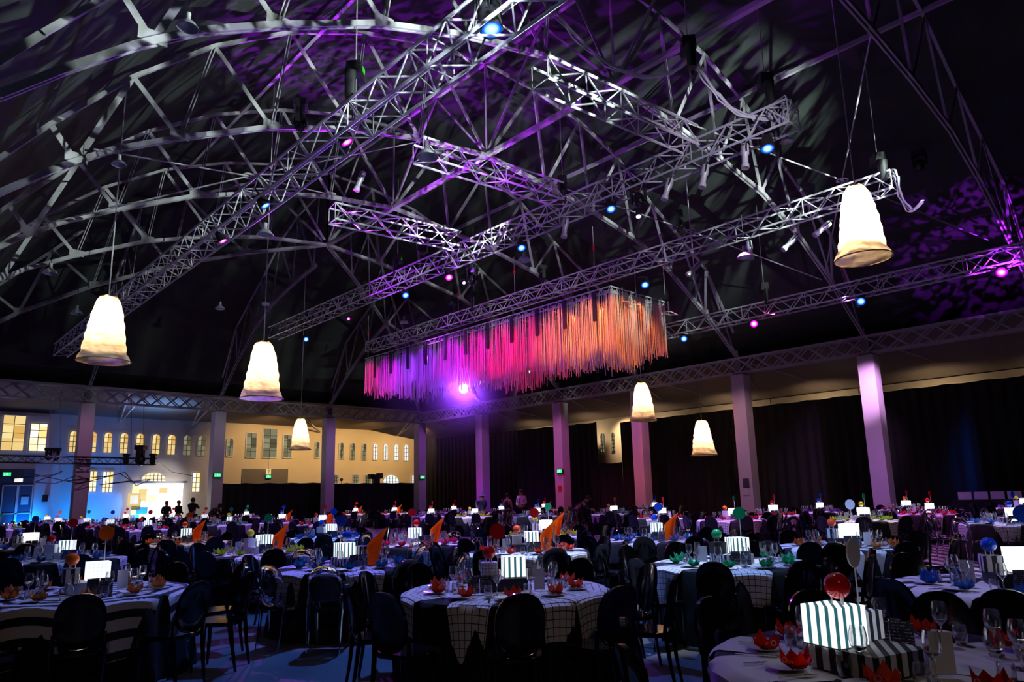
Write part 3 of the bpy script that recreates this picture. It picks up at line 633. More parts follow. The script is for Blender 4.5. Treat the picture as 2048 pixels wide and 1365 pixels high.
for X, px_, py_, tilt, lb in ((XB, 1490, 312, .1, 'silver profile spot hanging near the right end of the middle truss'), (XB, 1408, 352, .25, 'silver profile spot hanging from the middle truss, second from right'), (XB, 1335, 378, .35, 'silver profile spot hanging from the middle truss, third from right'), (XB, 1130, 455, .15, 'profile spot under the middle truss above the purple haze'),
                             (XCc, 1645, 458, .9, 'purple-lit tilted profile spot left of the nearest lantern'), (XCc, 1580, 486, .8, 'tilted profile spot beside a pendant pair on the raft truss'), (XCc, 1388, 538, .8, 'thin tilted profile spot above the raft end'), (XCc, 1500, 500, 0, 'dark profile spot hanging straight from the raft truss'),
                             (11, 890, 325, .1, 'profile spot on the short middle truss'), (10, 720, 362, .3, 'profile spot below the short purple truss')):
    p = AXX(px_, py_, X); o = ps0 if first else copy_tree(ps0); first = False; o.location = p; o['label'] = lb; o['group'] = 'silver profile spots'; o.rotation_euler = (tilt, .1, .8)
def moving_head():
    t = thing('moving_head', '', 'stage light')
    MB().box((0, 0, .42), (.36, .28, .16)).build('base', 'black_matte', t); MB().box((-.19, 0, .15), (.05, .14, .45)).box((.19, 0, .15), (.05, .14, .45)).build('yoke', 'black_matte', t)
    MB().sphere((0, 0, .0), .16, 14, 9, (1, 1, 1.35)).build('head', 'black_plastic', t, True); regkids(t); return t
mh0 = moving_head(); first = True
for X, px_, py_, lb in ((XA, 600, 245, 'dark moving head on the long left truss'), (XA, 245, 372, 'dark moving head hanging at far left'), (XB, 1277, 400, 'moving head holding the small white lens'), (12.5, 1175, 210, 'dark moving head under the short nearest truss'), (XB, 945, 560, 'dark moving head beside the small white spot'),
                        (XCc, 1085, 555, 'moving head on the raft truss with coiled cable'), (XCc, 1360, 450, 'moving head standing on the raft truss'), (XDd, 1840, 330, 'dark motor hanging at upper right'), (XB, 845, 500, 'tall dark moving head on the middle truss, left part'), (XCc, 905, 625, 'purple-lit moving head over the raft left half'), (XA, 980, 20, 'moving head housing at the very top')):
    p = AXX(px_, py_, X); o = mh0 if first else copy_tree(mh0); first = False; o.location = p; o['label'] = lb; o['group'] = 'moving heads'; o.rotation_euler.z = random.random()*3
def hoist():
    t = thing('chain_hoist', '', 'chain hoist')
    MB().box((0, 0, 0), (.42, .3, .3), 0, .9).build('motor', 'black_matte', t); MB().box((0, -.155, .03), (.14, .01, .12)).build('badge', 'green_plastic', t)
    MB().lathe([(.001, -.75), (.1, -.74), (.11, -.25), (.12, -.2), (.12, -.18)], 12, (-.3, 0, 0)).build('chain_bag', 'black_matte', t, True)
    MB().tube([(.0, 0, .15), (.0, 0, 3.4)], .012, 4).build('chain', 'steel', t); MB().tube([(.0, 0, -.15), (0, 0, -.7)], .02, 5).tube([(0, 0, -.65), (-.25, 0, -.95)], .012, 4).tube([(0, 0, -.65), (.25, 0, -.95)], .012, 4).build('sling', 'alu', t)
    regkids(t); return t
h0 = hoist(); first = True
for p, lb, ln in ((AXX(1530, 165, XB), 'chain hoist with green badge above the middle truss end', .55), (AXX(1376, 92, 12.5), 'chain hoist at top right of centre with cable bundle', .5), (AXX(1755, 320, XCc), 'dim chain hoist above the raft truss end', .45),
                  (AXX(1125, 365, XB), 'chain hoist with coiled cables above the middle truss', .45), (Vector((XB, 22, 10.9)), 'chain hoist over the far half of the middle truss', .4), (Vector((XCc, 24, 10.9)), 'chain hoist over the far half of the raft truss', .4), (Vector((XA, 11.0, 9.9)), 'chain hoist above the long left truss', .4), (Vector((XDd, 12, 9.3)), 'chain hoist over the lowest truss', .25)):
    o = h0 if first else copy_tree(h0); first = False; o.location = p; o['label'] = lb; o['group'] = 'chain hoists'; o.rotation_euler.z = .7
# hanging rods (raft and truss suspension)
def rods(pts, name, label, r=.012, col='steel', cat='cable', group=None):
    o = MB()
    for a, b in pts: o.tube([a, b], r, 4)
    return tag(o.build(name, col), label, cat, group)
for X, px_, y1, lb in ((XCc, 736, 715, 'steel wire holding the far end of the raft'), (XCc, 917, 640, 'steel wire with red hook over the purple part of the raft'), (XCc, 1030, 600, 'steel wire rising beside a round reflector'), (XCc, 1190, 560, 'steel wire with red hook over the red part of the raft'), (23, 1330, 590, 'steel wire at the right corner of the raft')):
    p = AXX(px_, y1, X); q = Vector((p.x, p.y, zlow(p.x, p.y))); rods([(p, q)], 'suspension_wire', lb, .014, group='suspension wires')
    tag(MB().lathe([(.02, -.12), (.05, -.05), (.05, .08), (.02, .14)], 8, (p.x, p.y, p.z+1.3)).build('shackle', 'red_metal', smooth=True), 'red shackle on the '+lb, 'shackle', 'red shackles')
def bundle(pts, n, r, sp, name, label, mat='alu'):
    o = MB()
    for k in range(n):
        a = random.random()*6.28; off = Vector((math.cos(a), math.sin(a), math.sin(a*2)))*sp*random.random()
        P = [Vector(p) for p in pts]; out = []
        for i in range(len(P)-1):
            p0, p1, p2, p3 = P[max(i-1, 0)], P[i], P[i+1], P[min(i+2, len(P)-1)]
            for j in range(5):
                u = j/5; out.append(.5*((2*p1)+(-p0+p2)*u+(2*p0-5*p1+4*p2-p3)*u*u+(-p0+3*p1-3*p2+p3)*u**3)+off*(1+.4*math.sin(i+j)))
        out.append(P[-1]+off); o.tube(out, r, 5)
    return tag(o.build(name, mat, smooth=True), label, 'cable')
bundle([AXX(1090, 0, 12.3), AXX(1150, 68, 12.3), AXX(1215, 125, 12.4), AXX(1290, 152, 12.5), AXX(1350, 140, 12.5), AXX(1382, 110, 12.6)], 7, .02, .07, 'cable_bundle', 'sagging bundle of cables, purple-lit, at top centre')
bundle([AXX(1385, 118, 12.6), AXX(1405, 150, 13), AXX(1440, 195, 13.6), AXX(1480, 228, 14.3), AXX(1540, 238, XB)], 6, .02, .07, 'cable_bundle', 'bundle of cables sloping down to the middle truss end')
bundle([AXX(1560, 240, XB), AXX(1582, 215, XB), AXX(1570, 203, XB), AXX(1545, 215, XB), AXX(1565, 245, XB), AXX(1580, 225, XB)], 8, .018, .16, 'cable_coil', 'tangled cable coil on the end of the middle truss')
bundle([AXX(1760, 352, XCc), AXX(1785, 345, XCc), AXX(1795, 360, XCc), AXX(1800, 390, XCc), AXX(1822, 422, XCc), AXX(1846, 405, XCc)], 5, .018, .07, 'cable_bundle', 'loop of cable hanging off the raft truss end')

# ================================================================== THE HANGING RAFT
RX0, RX1, RY0, RY1, RZ = 19.6, 23.05, 15.3, 32.4, 9.12
raft = thing('hanging_raft', 'long hanging raft of dangling ropes lit violet, red and amber', 'chandelier', (RX0, RY0, RZ))
fr = MB(); W_, L_ = RX1-RX0, RY1-RY0
for z in (0, -.22):
    for a, b in (((0, 0), (W_, 0)), ((W_, 0), (W_, L_)), ((W_, L_), (0, L_)), ((0, L_), (0, 0))): fr.tube([(a[0], a[1], z), (b[0], b[1], z)], .028, 6)
k = 0
while k*.45 < L_:
    y = k*.45
    for x in (0, W_): fr.tube([(x, y, 0), (x, min(L_, y+.22), -.22)], .012, 4, False).tube([(x, min(L_, y+.22), -.22), (x, min(L_, y+.45), 0)], .012, 4, False)
    k += 1
for i in range(8): x = W_*i/8; fr.tube([(x, 0, 0), (x+W_/16, 0, -.22)], .012, 4, False).tube([(x+W_/16, 0, -.22), (x+W_/8, 0, 0)], .012, 4, False)
for y in [L_*i/9 for i in range(10)]: fr.tube([(0, y, 0), (W_, y, 0)], .02, 5)
fr.build('frame', 'alu', raft)
def rope_len(x, y):
    u = y/L_; base = lerp(2.6, 2.0, max(0, (u-.5)/.5))*lerp(1, .8, x/W_)
    wave = .32*math.sin(y*.95+.6)+.18*math.sin(y*2.3+x)
    return base+wave*.7+.28*math.sin(x*1.9+y*.35)+random.uniform(-.22, .18)
NB = 5; parts = []
def rope(o, x, y, ln):
    w_ = .016; sx = random.uniform(-.03, .03); vs = []
    for z in (-.1, -ln*.5, -ln):
        f = -z/ln
        for k in range(3): a = 2*PI*k/3; vs.append((x+sx*f+w_*math.cos(a), y+sx*.5*f+w_*math.sin(a), z))
    o.add(vs, [(i*3+k, i*3+(k+1) % 3, (i+1)*3+(k+1) % 3, (i+1)*3+k) for i in (0, 1) for k in range(3)])
ro = MB(); big = []
for xr, st in ((.02, .06), (.6, .09), (1.2, .11), (1.8, .11), (2.5, .1), (3.1, .09), (3.42, .07)):
    y = .02
    while y < L_:
        rope(ro, xr+random.uniform(-.05, .05), y, rope_len(xr, y)); y += st*random.uniform(.6, 1.4)
for yr in (.02, L_-.02):
    x = 0
    while x < W_: rope(ro, x, yr+random.uniform(-.04, .04), rope_len(x, yr)); x += random.uniform(.02, .06)
tag(ro.build('rope_fringe', 'strand', raft), kind='stuff')
for i in range(11): MB().box((-.06, L_*(i+.5)/11.2, -.62), (.05, .16, 1.15)).build('black_batten', 'black_matte', raft)
for x, y in ((.5, -.15), (2.9, -.2)):
    MB().tube([(x, y, 0), (x, y, -.55), (x+.5, y, -.6), (x+.5, y, -.05)], .022, 5).tube([(x, y, -.55), (x+.1, y-.35, -.6), (x+.6, y-.35, -.65), (x+.5, y, -.6)], .022, 5).build('lamp_bracket', 'alu', raft)
# light from the lengthwise trusses on the ropes, section by section
RC = [((1.0, .28, .03), 15.6), ((1.0, .28, .03), 17.2), ((1.0, .20, .02), 18.8), ((.75, .0, .03), 20.4), ((1.0, .0, .10), 22.0), ((1.0, .0, .45), 23.8), ((.75, .0, 1), 25.6), ((.30, .03, 1), 27.6), ((.28, .04, 1), 29.2), ((.75, .0, 1), 30.8), ((.85, .01, .35), 32.6)]
for c, y in RC:
    lamp('raft_light', 'SPOT', (XB+.3, y-2.5, 9.5), (c[0], c[1]*.75, c[2]), 2300, (21.0, y, 7.25), .06, 26, .6)
    lamp('raft_light', 'SPOT', (21.3, y, 9.0), (c[0], c[1]*.6, c[2]), 160, (21.3, y, 5.5), .05, 120, .8)
lamp('raft_light', 'SPOT', (24.9, 11.5, 8.2), (1, .03, .25), 700, (22.5, 16.5, 7.6), .05, 35, .6)

# ---- the big lamp shining out through the haze
bp = AD(927, 778, 33)
t = thing('spot_light', 'blazing violet-white spotlight hanging just below the raft', 'stage light', bp, group='stage spotlights')
MB().lathe([(.1, .3), (.2, .25), (.24, 0), (.24, -.03)], 20).build('housing', 'black_matte', t, True); MB().disc((0, 0, -.01), .22, 20).build('lens', 'lens_burst', t); MB().tube([(-.26, 0, .1), (-.26, 0, .4), (0, 0, .5), (.26, 0, .4), (.26, 0, .1)], .02, 5).build('yoke', 'black_matte', t)
aim(t, EYE)
lamp('burst_lamp', 'SPOT', bp+(EYE-bp).normalized()*.3, (.27, .05, 1), 9000, EYE, .2, 80, .9)

# ---- woven bell lanterns
def lantern(loc, H, R, label, top, seed):
    rnd = random.Random(seed); t = thing('bell_lantern', label, 'pendant lamp', loc, 0, 'woven bell lanterns')
    prof = [(.0, 1.0), (.27, 1.0), (.33, .985), (.42, .93), (.52, .82), (.59, .7), (.65, .58), (.70, .46), (.75, .34), (.79, .22), (.84, .12), (.92, .05), (1.0, .0)]
    dense = []
    for (r0, z0), (r1, z1) in zip(prof, prof[1:]):
        for k in range(4): dense.append((lerp(r0, r1, k/4), lerp(z0, z1, k/4)))
    dense.append(prof[-1]); ph = [rnd.random()*6 for _ in range(6)]; lean = rnd.uniform(-.05, .05)
    def f(r, z, a):
        k = 1+.025*math.sin(z*38+ph[0]+1.5*math.sin(a*2+ph[1]))*(r > .3)+.03*math.sin(a*3+z*4+ph[2])+.018*math.sin(a*9+z*6+ph[3])+.012*math.sin(a*17+z*30+ph[4])
        return R*r*k, H*(z+.012*math.sin(a*5+z*9+ph[5])*(0 < z < 1))
    sh = MB().lathe(dense, 72, (0, 0, 0), f).build('lamp_shade', 'lantern', t, True)
    rg = MB(); rg.tube([(R*1.0*math.cos(a*PI/24), R*1.0*math.sin(a*PI/24), 0) for a in range(49)], .014, 6, False); rg.build('rim_ring', 'lantern_ring', sh)
    rg = MB(); rg.tube([(R*.33*math.cos(a*PI/12), R*.33*math.sin(a*PI/12), H*.99) for a in range(25)], .012, 6, False); rg.build('crown_ring', 'lantern_ring', sh)
    for q in ((.02, 0, .72), (-.04, .03, .5), (.05, -.02, .38)):
        MB().sphere((q[0], q[1], q[2]*H), .035, 10, 6).build('bulb', 'bulb', t, True)
    MB().tube([(0, 0, H), (.02, 0, H*.3)], .012, 5).build('lamp_cord', 'lantern_ring', t)
    MB().tube([(0, 0, H), (0, 0, top-loc[2])], .016, 5).build('cable', 'steel', t)
    s = (R/.5)**2*.46*(3.4 if seed == 6 else 1)
    for q in (.72, .45):
        l = lamp('lantern_glow', 'POINT', (0, 0, 0), (1, .66, .34), 62*s, size=.10); l.location = (0, 0, H*q); l.parent = t
    return t
for (pxb, pyb, pyt, wpx, d_, lb, sd_) in ((207, 723, 593, 97, 18.8, 'glowing woven bell lantern at the left', 1), (523, 798, 685, 84, 21.6, 'glowing bell lantern second from left, below the tie-rod ring', 2), (600, 900, 838, 43, 38.8, 'small bell lantern before the cream wall', 3),
                                         (1287, 842, 766, 54, 31.8, 'bell lantern hanging in front of the pink post', 4), (1408, 911, 841, 52, 34.4, 'bell lantern hanging against the black drape', 5), (1727, 518, 371, 106, 16.2, 'nearest bell lantern, white hot, at the upper right', 6)):
    p = AD(pxb, pyb, d_); q = AD(pxb, pyt, d_); R = wpx/2/FOC*((p-EYE).dot(ROT @ Vector((0, 0, 1))))
    top = zup(p.x, p.y)+.44 if p.x < XE else lerp(7.62, 6.28, (p.x-XE)/5.85)
    lantern(p, q.z-p.z, R, lb, top, sd_)
    if sd_ in (2, 5):
        tag(MB().lathe([(.001, .06), (.1, .05), (.13, 0), (.1, -.05), (.001, -.06)], 14, (p.x, p.y, q.z+(1.2 if sd_ == 2 else .75))).build('pulley', 'steel', smooth=True), 'round pulley on the cable of the '+lb.split(',')[0], 'pulley')

# ================================================================== TABLES
# x, y, lit cube, side box, ball, disc, scoop, napkin, chair (k black, c clear), turn, cloth, name used in labels
TB = [
(3.84, 1.30, 'stripe', 'stripebase', 'red', 'white', 0, 'orange', 'k', -14, 'near', 'the nearest table, bottom right corner'),
(4.40, 4.81, 'stripe', 'grid', 'red', 'red', 0, 'orange', 'k', 0, 'grid', 'the front centre table'),
(1.76, 8.00, 'grid', 'stripe', 'orange', 'orange', 0, 'tan', 'k', -4, 'stripe', 'the front left striped table'),
(7.08, 1.49, 'white', 'stripe', 'blue', 'blue', 0, 'blue', 'k', 0, 'wide', 'the right edge table with blue ball'),
(4.71, 8.08, 'stripe', 'stripe', 'blue', 'blue', 1, 'teal', 'c', -6, 'grid', 'the table with teal napkins'),
(7.48, 4.29, 'stripe', 'dark', 'green', 'green', 0, 'green', 'k', -8, 'grid', 'the table with green napkins'),
(10.5, 4.2, 'white', 'stripe', 'coral', 'white', 0, 'tan', 'k', -4, 'wide', 'the right table with coral ball'),
(7.56, 10.57, 'mix', 'none', 'red', 'red', 1, 'magenta', 'c', 4, 'grid', 'the table with magenta napkins'),
(10.3, 7.4, 'stripe', 'dark', 'blue', 'blue', 1, 'lightblue', 'k', -8, 'grid', 'the table with pale blue napkins'),
(7.45, 7.65, 'stripe', 'white', 'coral', 'red', 1, 'orange', 'k', 10, 'grid', 'the table right behind front centre'),
(10.4, 10.2, 'white', 'stripe', 'yellow', 'green', 1, 'yellow', 'k', 0, 'grid', 'the table with mustard napkins'),
(2.52, 13.33, 'stripe', 'white', 'red', 'red', 0, 'blue', 'k', 8, 'grid', 'the left table with dark red ball'),
(2.7, 17.7, 'white', 'stripe', 'blue', 'blue', 0, 'blue', 'k', 0, 'grid', 'the left table with blue disc'),
(4.95, 11.4, 'stripe', 'white', 'yellow', 'green', 1, 'lime', 'k', 6, 'grid', 'the left-centre table with lime napkins'),
(5.26, 16.09, 'stripe', 'none', 'coral', 'orange', 1, 'tan', 'k', -10, 'grid', 'the table with peach napkins'),
(7.81, 14.4, 'stripe', 'white', 'blue', 'blue', 0, 'blue', 'k', 0, 'wave', 'the centre table with royal blue napkins'),
(7.18, 25.6, 'stripe', 'white', 'red', 'red', 0, 'red', 'k', 0, 'grid', 'the back left table, crimson ball'),
(10.2, 26.4, 'stripe', 'none', 'yellow', 'green', 0, 'green', 'k', 3, 'grid', 'the back table left of second post'),
(6.99, 29.5, 'stripe', 'white', 'blue', 'blue', 0, 'red', 'k', 5, 'grid', 'the back left table, small blue disc'),
(7.3, 34.6, 'stripe', 'white', 'yellow', 'green', 0, 'purple', 'k', 0, 'grid', 'the back left table, dull green disc'),
(6.9, 38.2, 'stripe', 'none', 'coral', 'orange', 0, 'purple', 'k', 0, 'grid', 'the back left table, little orange disc'),
(7.4, 43.6, 'white', 'none', 'yellow', 'none', 0, 'purple', 'k', 0, 'grid', 'the back left table, pale yellow ball'),
(4.3, 34, 'none', 'none', 'none', 'green', 0, 'lime', 'k', 0, 'grid', 'the leftmost back table, dark green disc'),
(10.6, 41.6, 'white', 'none', 'red', 'red', 0, 'purple', 'k', 0, 'grid', 'the table right of the dark left post'),
(11.77, 37.9, 'stripe', 'none', 'red', 'red', 0, 'purple', 'k', 0, 'grid', 'the table before the bright display'),
(11.79, 33.45, 'stripe', 'none', 'coral', 'orange', 0, 'tan', 'k', 0, 'grid', 'the table right of bright display, orange disc'),
(15.0, 36.5, 'white', 'none', 'green', 'green', 0, 'purple', 'k', 0, 'grid', 'the table below the low left drape'),
(12.28, 26.46, 'white', 'none', 'blue', 'blue', 1, 'purple', 'k', 0, 'grid', 'the back table, blue disc and small scoop'),
(11.71, 22.13, 'white', 'white', 'red', 'red', 1, 'red', 'k', 0, 'grid', 'the table before the third post'),
(20.6, 35.0, 'white', 'none', 'red', 'red', 1, 'red', 'k', 0, 'diamond', 'the left one of two white-draped tables'),
(21.4, 32.3, 'white', 'none', 'red', 'red', 1, 'red', 'k', 0, 'diamond', 'the right one of two white-draped tables'),
(18.6, 25.2, 'white', 'none', 'red', 'red', 0, 'purple', 'k', 0, 'grid', 'the purple-lit back table, red ball'),
(23.42, 29.68, 'white', 'none', 'red', 'red', 0, 'purple', 'k', 0, 'grid', 'the farthest table below the flare'),
(18.6, 22.2, 'white', 'white', 'yellow', 'green', 0, 'yellow', 'k', 0, 'diamond', 'the back table with yellow napkins'),
(22.99, 25.42, 'white', 'none', 'blue', 'red', 0, 'purple', 'k', 0, 'grid', 'the back table by the sleeveless woman'),
(19.6, 19.6, 'white', 'none', 'blue', 'blue', 0, 'lightblue', 'c', 6, 'grid', 'the back table, clear chairs and blue ball'),
(26.9, 26.3, 'white', 'none', 'red', 'red', 1, 'red', 'k', 0, 'grid', 'the back table beside the man in shirt'),
(21.9, 17.6, 'white', 'white', 'orange', 'orange', 0, 'lightblue', 'k', 0, 'grid', 'the table right of the bending woman'),
(18.78, 13.17, 'white', 'none', 'red', 'red', 0, 'red', 'k', 5, 'grid', 'the back table right of the pink post'),
(27.6, 19.7, 'white', 'none', 'blue', 'blue', 0, 'blue', 'k', 0, 'grid', 'the farthest table by the pink post'),
(18.1, 10.3, 'white', 'white', 'orange', 'green', 0, 'red', 'k', 12, 'grid', 'the pink-lit table, large white cube'),
(21.3, 10.7, 'white', 'none', 'red', 'red', 0, 'orange', 'k', 0, 'wave', 'the pink-lit table with red disc'),
(24.3, 10.5, 'white', 'none', 'blue', 'blue', 0, 'purple', 'k', 0, 'grid', 'the back right table, blue disc'),
(18.39, 6.9, 'white', 'none', 'yellow', 'green', 0, 'lime', 'k', 4, 'grid', 'the right table with lime napkins'),
(26.3, 8.4, 'white', 'none', 'orange', 'red', 0, 'red', 'k', 0, 'grid', 'the table at the largest post'),
(22.42, 6.57, 'white', 'none', 'red', 'red', 0, 'red', 'c', 0, 'grid', 'the back right table, crimson napkins'),
(28.2, 5.4, 'white', 'white', 'yellow', 'none', 0, 'purple', 'k', 0, 'grid', 'the back right table, olive ball'),
(17.87, 3.7, 'white', 'none', 'blue', 'blue', 0, 'lightblue', 'c', 3, 'grid', 'the right table with clear chairs'),
]
TB = [t+(math.hypot(t[0], t[1]), i) for i, t in enumerate(TB)]
R_T, Z_T = .9, .75
DIRS = ['near side', 'near right', 'right front', 'right rear', 'far right', 'far side', 'far left', 'left rear', 'left front', 'near left']
def pos(t, k, r, off=0):
    """k-th seat of a table, counted from the side turned to the room's viewer corner"""
    base = math.atan2(-t[1], -t[0]); a = base+math.radians(36*k+t[9]+off); return Vector((t[0]+r*math.cos(a), t[1]+r*math.sin(a), 0)), a
# --- prototypes
def oval(rx, rz, n=28, p=2.35):
    return [(rx*math.copysign(abs(math.cos(2*PI*k/n))**(2/p), math.cos(2*PI*k/n)), rz*math.copysign(abs(math.sin(2*PI*k/n))**(2/p), math.sin(2*PI*k/n))) for k in range(n)]
def chair(mat, detail=True):
    """oval-back moulded chair, front towards +y, back towards -y"""
    t = thing('dining_chair', '', 'chair'); lean = .17
    def bk(x, z): return (x, -.20-lean*(z-.45)+.09*(x/.19)**2*.35, z)
    o = MB(); vs = []; cz, rz, rx = .685, .225, .185; n = 28
    for sy in (0, -.014):
        for f in (1.0, .9, .5):
            for x, z in oval(rx*f, rz*f, n): q = bk(x, cz+z); vs.append((q[0], q[1]+(sy if f < 1 else sy*2.2-.0), q[2]))
        q = bk(0, cz); vs.append((q[0], q[1]+sy, q[2]))
    S = 3*n+1; fs = []
    for s in (0, 1):
        b = s*S
        for j in (0, 1):
            for k in range(n): f = (b+j*n+k, b+j*n+(k+1) % n, b+(j+1)*n+(k+1) % n, b+(j+1)*n+k); fs.append(f if s else f[::-1])
        for k in range(n): f = (b+2*n+k, b+2*n+(k+1) % n, b+3*n); fs.append(f if s else f[::-1])
    for k in range(n): fs.append((k, (k+1) % n, S+(k+1) % n, S+k))
    o.add(vs, fs)
    se = MB(); q = oval(.205, .205, 24, 4.5); vs = []
    for z, f in ((.415, .97), (.44, 1), (.455, .97)):
        for x, y in q: vs.append((x*f*(1+.06*(y/.2)), y*f, z))
    se.add(vs, [(j*24+k, j*24+(k+1) % 24, (j+1)*24+(k+1) % 24, (j+1)*24+k) for j in (0, 1) for k in range(24)]+[tuple(range(24))[::-1], tuple(range(48, 72))])
    legs = []
    for sx in (-1, 1):
        legs.append(MB().tube([(sx*.185, .165, .43), (sx*.178, .168, .2), (sx*.172, .175, 0)], [.021, .017, .013], 6))
        l = MB(); b1 = bk(sx*.178, .60); l.tube([(b1[0], b1[1], .60), (sx*.178, -.185, .45), (sx*.172, -.195, .38), (sx*.168, -.215, .2), (sx*.165, -.25, 0)], [.012, .02, .02, .017, .013], 6); legs.append(l)
    if detail:
        o.build('backrest', mat, t, True); se.build('seat', mat, t, True)
        for l in legs: l.build('leg', mat, t, True)
        regkids(t); return t
    a = MB(); 
    for x in [o, se]+legs: a.add(x.v, x.f)
    ob = a.build('dining_chair', mat, None, True); bpy.data.objects.remove(t); tag(ob, '', 'chair'); return ob
CH = {(m_, d_): chair(m_, d_) for m_, d_ in (('black_plastic', True), ('clear_plastic', True), ('black_plastic', False), ('clear_plastic', False))}
CHUSED = {}
posts = POST_L+POST_R
seats = []; placed = []
for t in sorted(TB, key=lambda t: t[12]):
    ks = list(range(10)); rr = 1.17 if t[13] else 1.06
    for k in ks:
        jr = random.uniform(-4, 4); r_ = rr+random.uniform(-.05, .10); p, a = pos(t, k, r_, jr)
        if p.length < 2.0: continue
        if any((p.x-q.x)**2+(p.y-q.y)**2 < .46**2 for q in placed): continue
        if any((p.x-u[0])**2+(p.y-u[1])**2 < 1.12**2 for u in TB if u is not t): continue
        if any(abs(p.x-u[0]) < .62 and abs(p.y-u[1]) < .62 for u in posts): continue
        placed.append(p); seats.append((p.length, t, k, p, a))
seats.sort(key=lambda s: s[0])
far_chairs = MB()
for i, (d_, t, k, p, a) in enumerate(seats):
    clear = t[8] == 'c' and not (t[13] == 4 and k in (1, 3, 7)); mt = 'clear_plastic' if clear else 'black_plastic'
    rz = a+PI/2+random.uniform(-.12, .12)
    if i < 300:
        key = (mt, d_ < 11.5); o = CH[key] if key not in CHUSED else copy_tree(CH[key]); CHUSED[key] = 1
        o.location = p; o.rotation_euler = (0, 0, rz)
        lb = ('see-through' if clear else 'black')+' oval-back chair, '+DIRS[k]+', at '+t[11]
        o['label'] = lb; o['group'] = 'oval-back chairs at '+t[11].replace('the ', '', 1)
    else:
        me = CH[('black_plastic', False)].data; ca, sa = math.cos(rz), math.sin(rz)
        far_chairs.add([(p.x+v.co.x*ca-v.co.y*sa, p.y+v.co.x*sa+v.co.y*ca, v.co.z) for v in me.vertices], [tuple(f.vertices) for f in me.polygons])
for key, o in CH.items():
    if key not in CHUSED:
        for c in KIDS.get(o.name, []): bpy.data.objects.remove(c)
        bpy.data.objects.remove(o)
if far_chairs.v: tag(far_chairs.build('dining_chairs', 'black_plastic', smooth=True), 'black chairs round the farthest tables', 'chair', kind='stuff')

# --- cloths
def cloth_proto():
    n = 96; vs = []; m = MB()
    for j, (r, z) in enumerate([(.3, .752), (.7, .752), (.885, .752), (.905, .745), (.925, .70), (.94, .45), (.965, .2), (.985, .012)]):
        for k in range(n):
            a = 2*PI*k/n; w_ = 0 if j < 4 else (j-3)/4*.035*(math.sin(a*14)+.6*math.sin(a*23+1)); vs.append(((r+w_)*math.cos(a), (r+w_)*math.sin(a), z))
    m.add(vs, [(j*n+k, j*n+(k+1) % n, (j+1)*n+(k+1) % n, (j+1)*n+k)[::-1] for j in range(7) for k in range(n)]+[tuple(range(n))])
    o = m.build('tablecloth', 'black_cloth', smooth=True); return tag(o, '', 'tablecloth')
TCP = cloth_proto()
def drape_xy(u, v, lift):
    r = math.hypot(u, v); Rr = .908+lift
    if r <= Rr-.02: return (u, v, .7535+lift)
    ang = math.atan2(v, u); dn = r-(Rr-.02)
    if dn < .03: return ((Rr-.02+dn*.7)*math.cos(ang), (Rr-.02+dn*.7)*math.sin(ang), .7535+lift-dn*dn*10)
    out = Rr+.022+.035*(dn/.5)*math.sin(ang*14)*.6+.012
    return (out*math.cos(ang), out*math.sin(ang), .7535+lift-dn+.018)
def overlay(kind):
    m = MB(); m.uv = []
    def strip(ang, w, hang, point=0, lift=0, one=False, y0=None):
        nu, nv = 12, 64; o = []; L_ = .9+hang; ca, sa = math.cos(ang), math.sin(ang)
        lo = -L_ if not one else 0
        for i in range(nv+1):
            s = lerp(lo, L_, i/nv)
            for j in range(nu+1):
                q = w*(j/nu-.5); over = max(0, abs(s)-.9)
                if point: q *= max(.02, 1-max(0, (abs(s)-(L_-point))/point))
                u, v = s*ca-q*sa, s*sa+q*ca; o.append(drape_xy(u, v, lift)); m.uv.append((q, s))
        m.add(o, [(i*(nu+1)+j, i*(nu+1)+j+1, (i+1)*(nu+1)+j+1, (i+1)*(nu+1)+j) for i in range(nv) for j in range(nu)])
    if kind == 'grid':
        for k in range(3): strip(PI/3*k, .46, .34, 0, .002*k)
    elif kind == 'front':
        strip(-.33, .36, .64, .34, 0); strip(.42, .40, .30, 0, .002); strip(-1.15, .4, .3, 0, .003); strip(1.5, .5, .34, 0, .004); strip(.9, .5, .34, 0, .006)
    elif kind == 'near':
        strip(.0, .5, .1, 0, 0); strip(1.9, .55, .3, 0, .002); strip(1.2, .4, .3, 0, .004)
    elif kind == 'stripe':
        for k in range(4): strip(PI/4*k+.2, .62, .50, 0, .002*k)
    elif kind == 'wide':
        for k in range(4): strip(PI/4*k+.1, .66, .36, 0, .002*k)
    elif kind == 'wave':
        for k in range(2): strip(PI/2*k+.5, 1.1, .45, 0, .002*k)
    else:
        strip(.0, .9, .62, .5, 0); strip(PI/2, .9, .62, .5, .002)
    mt = {'grid': 'cloth_grid', 'front': 'cloth_grid', 'stripe': 'cloth_stripe', 'wide': 'cloth_wide', 'wave': 'cloth_wave', 'diamond': 'cloth_plain', 'near': 'cloth_plain'}[kind]
    o = m.build('table_overlay', mt, smooth=True); return tag(o, '', 'table runner')
OV = {}
TABP = thing('banquet_table', '', 'table')
MB().disc((0, 0, .735), .9, 36, 'z', .025).build('tabletop', 'box_white', TABP)
MB().tube([(0, 0, .0), (0, 0, .72)], .04, 8).tube([(-.4, 0, .02), (.4, 0, .02)], .025, 6).tube([(0, -.4, .02), (0, .4, .02)], .025, 6).build('pedestal', 'steel_dark', TABP)
regkids(TABP)
OVN = {'grid': 'white check runners', 'stripe': 'black and white striped cloth', 'wide': 'broad-striped cloth', 'wave': 'wavy striped cloth', 'diamond': 'pointed white cloth', 'near': 'plain pale strips of cloth', 'front': 'white check cloths, one long pointed tip,'}
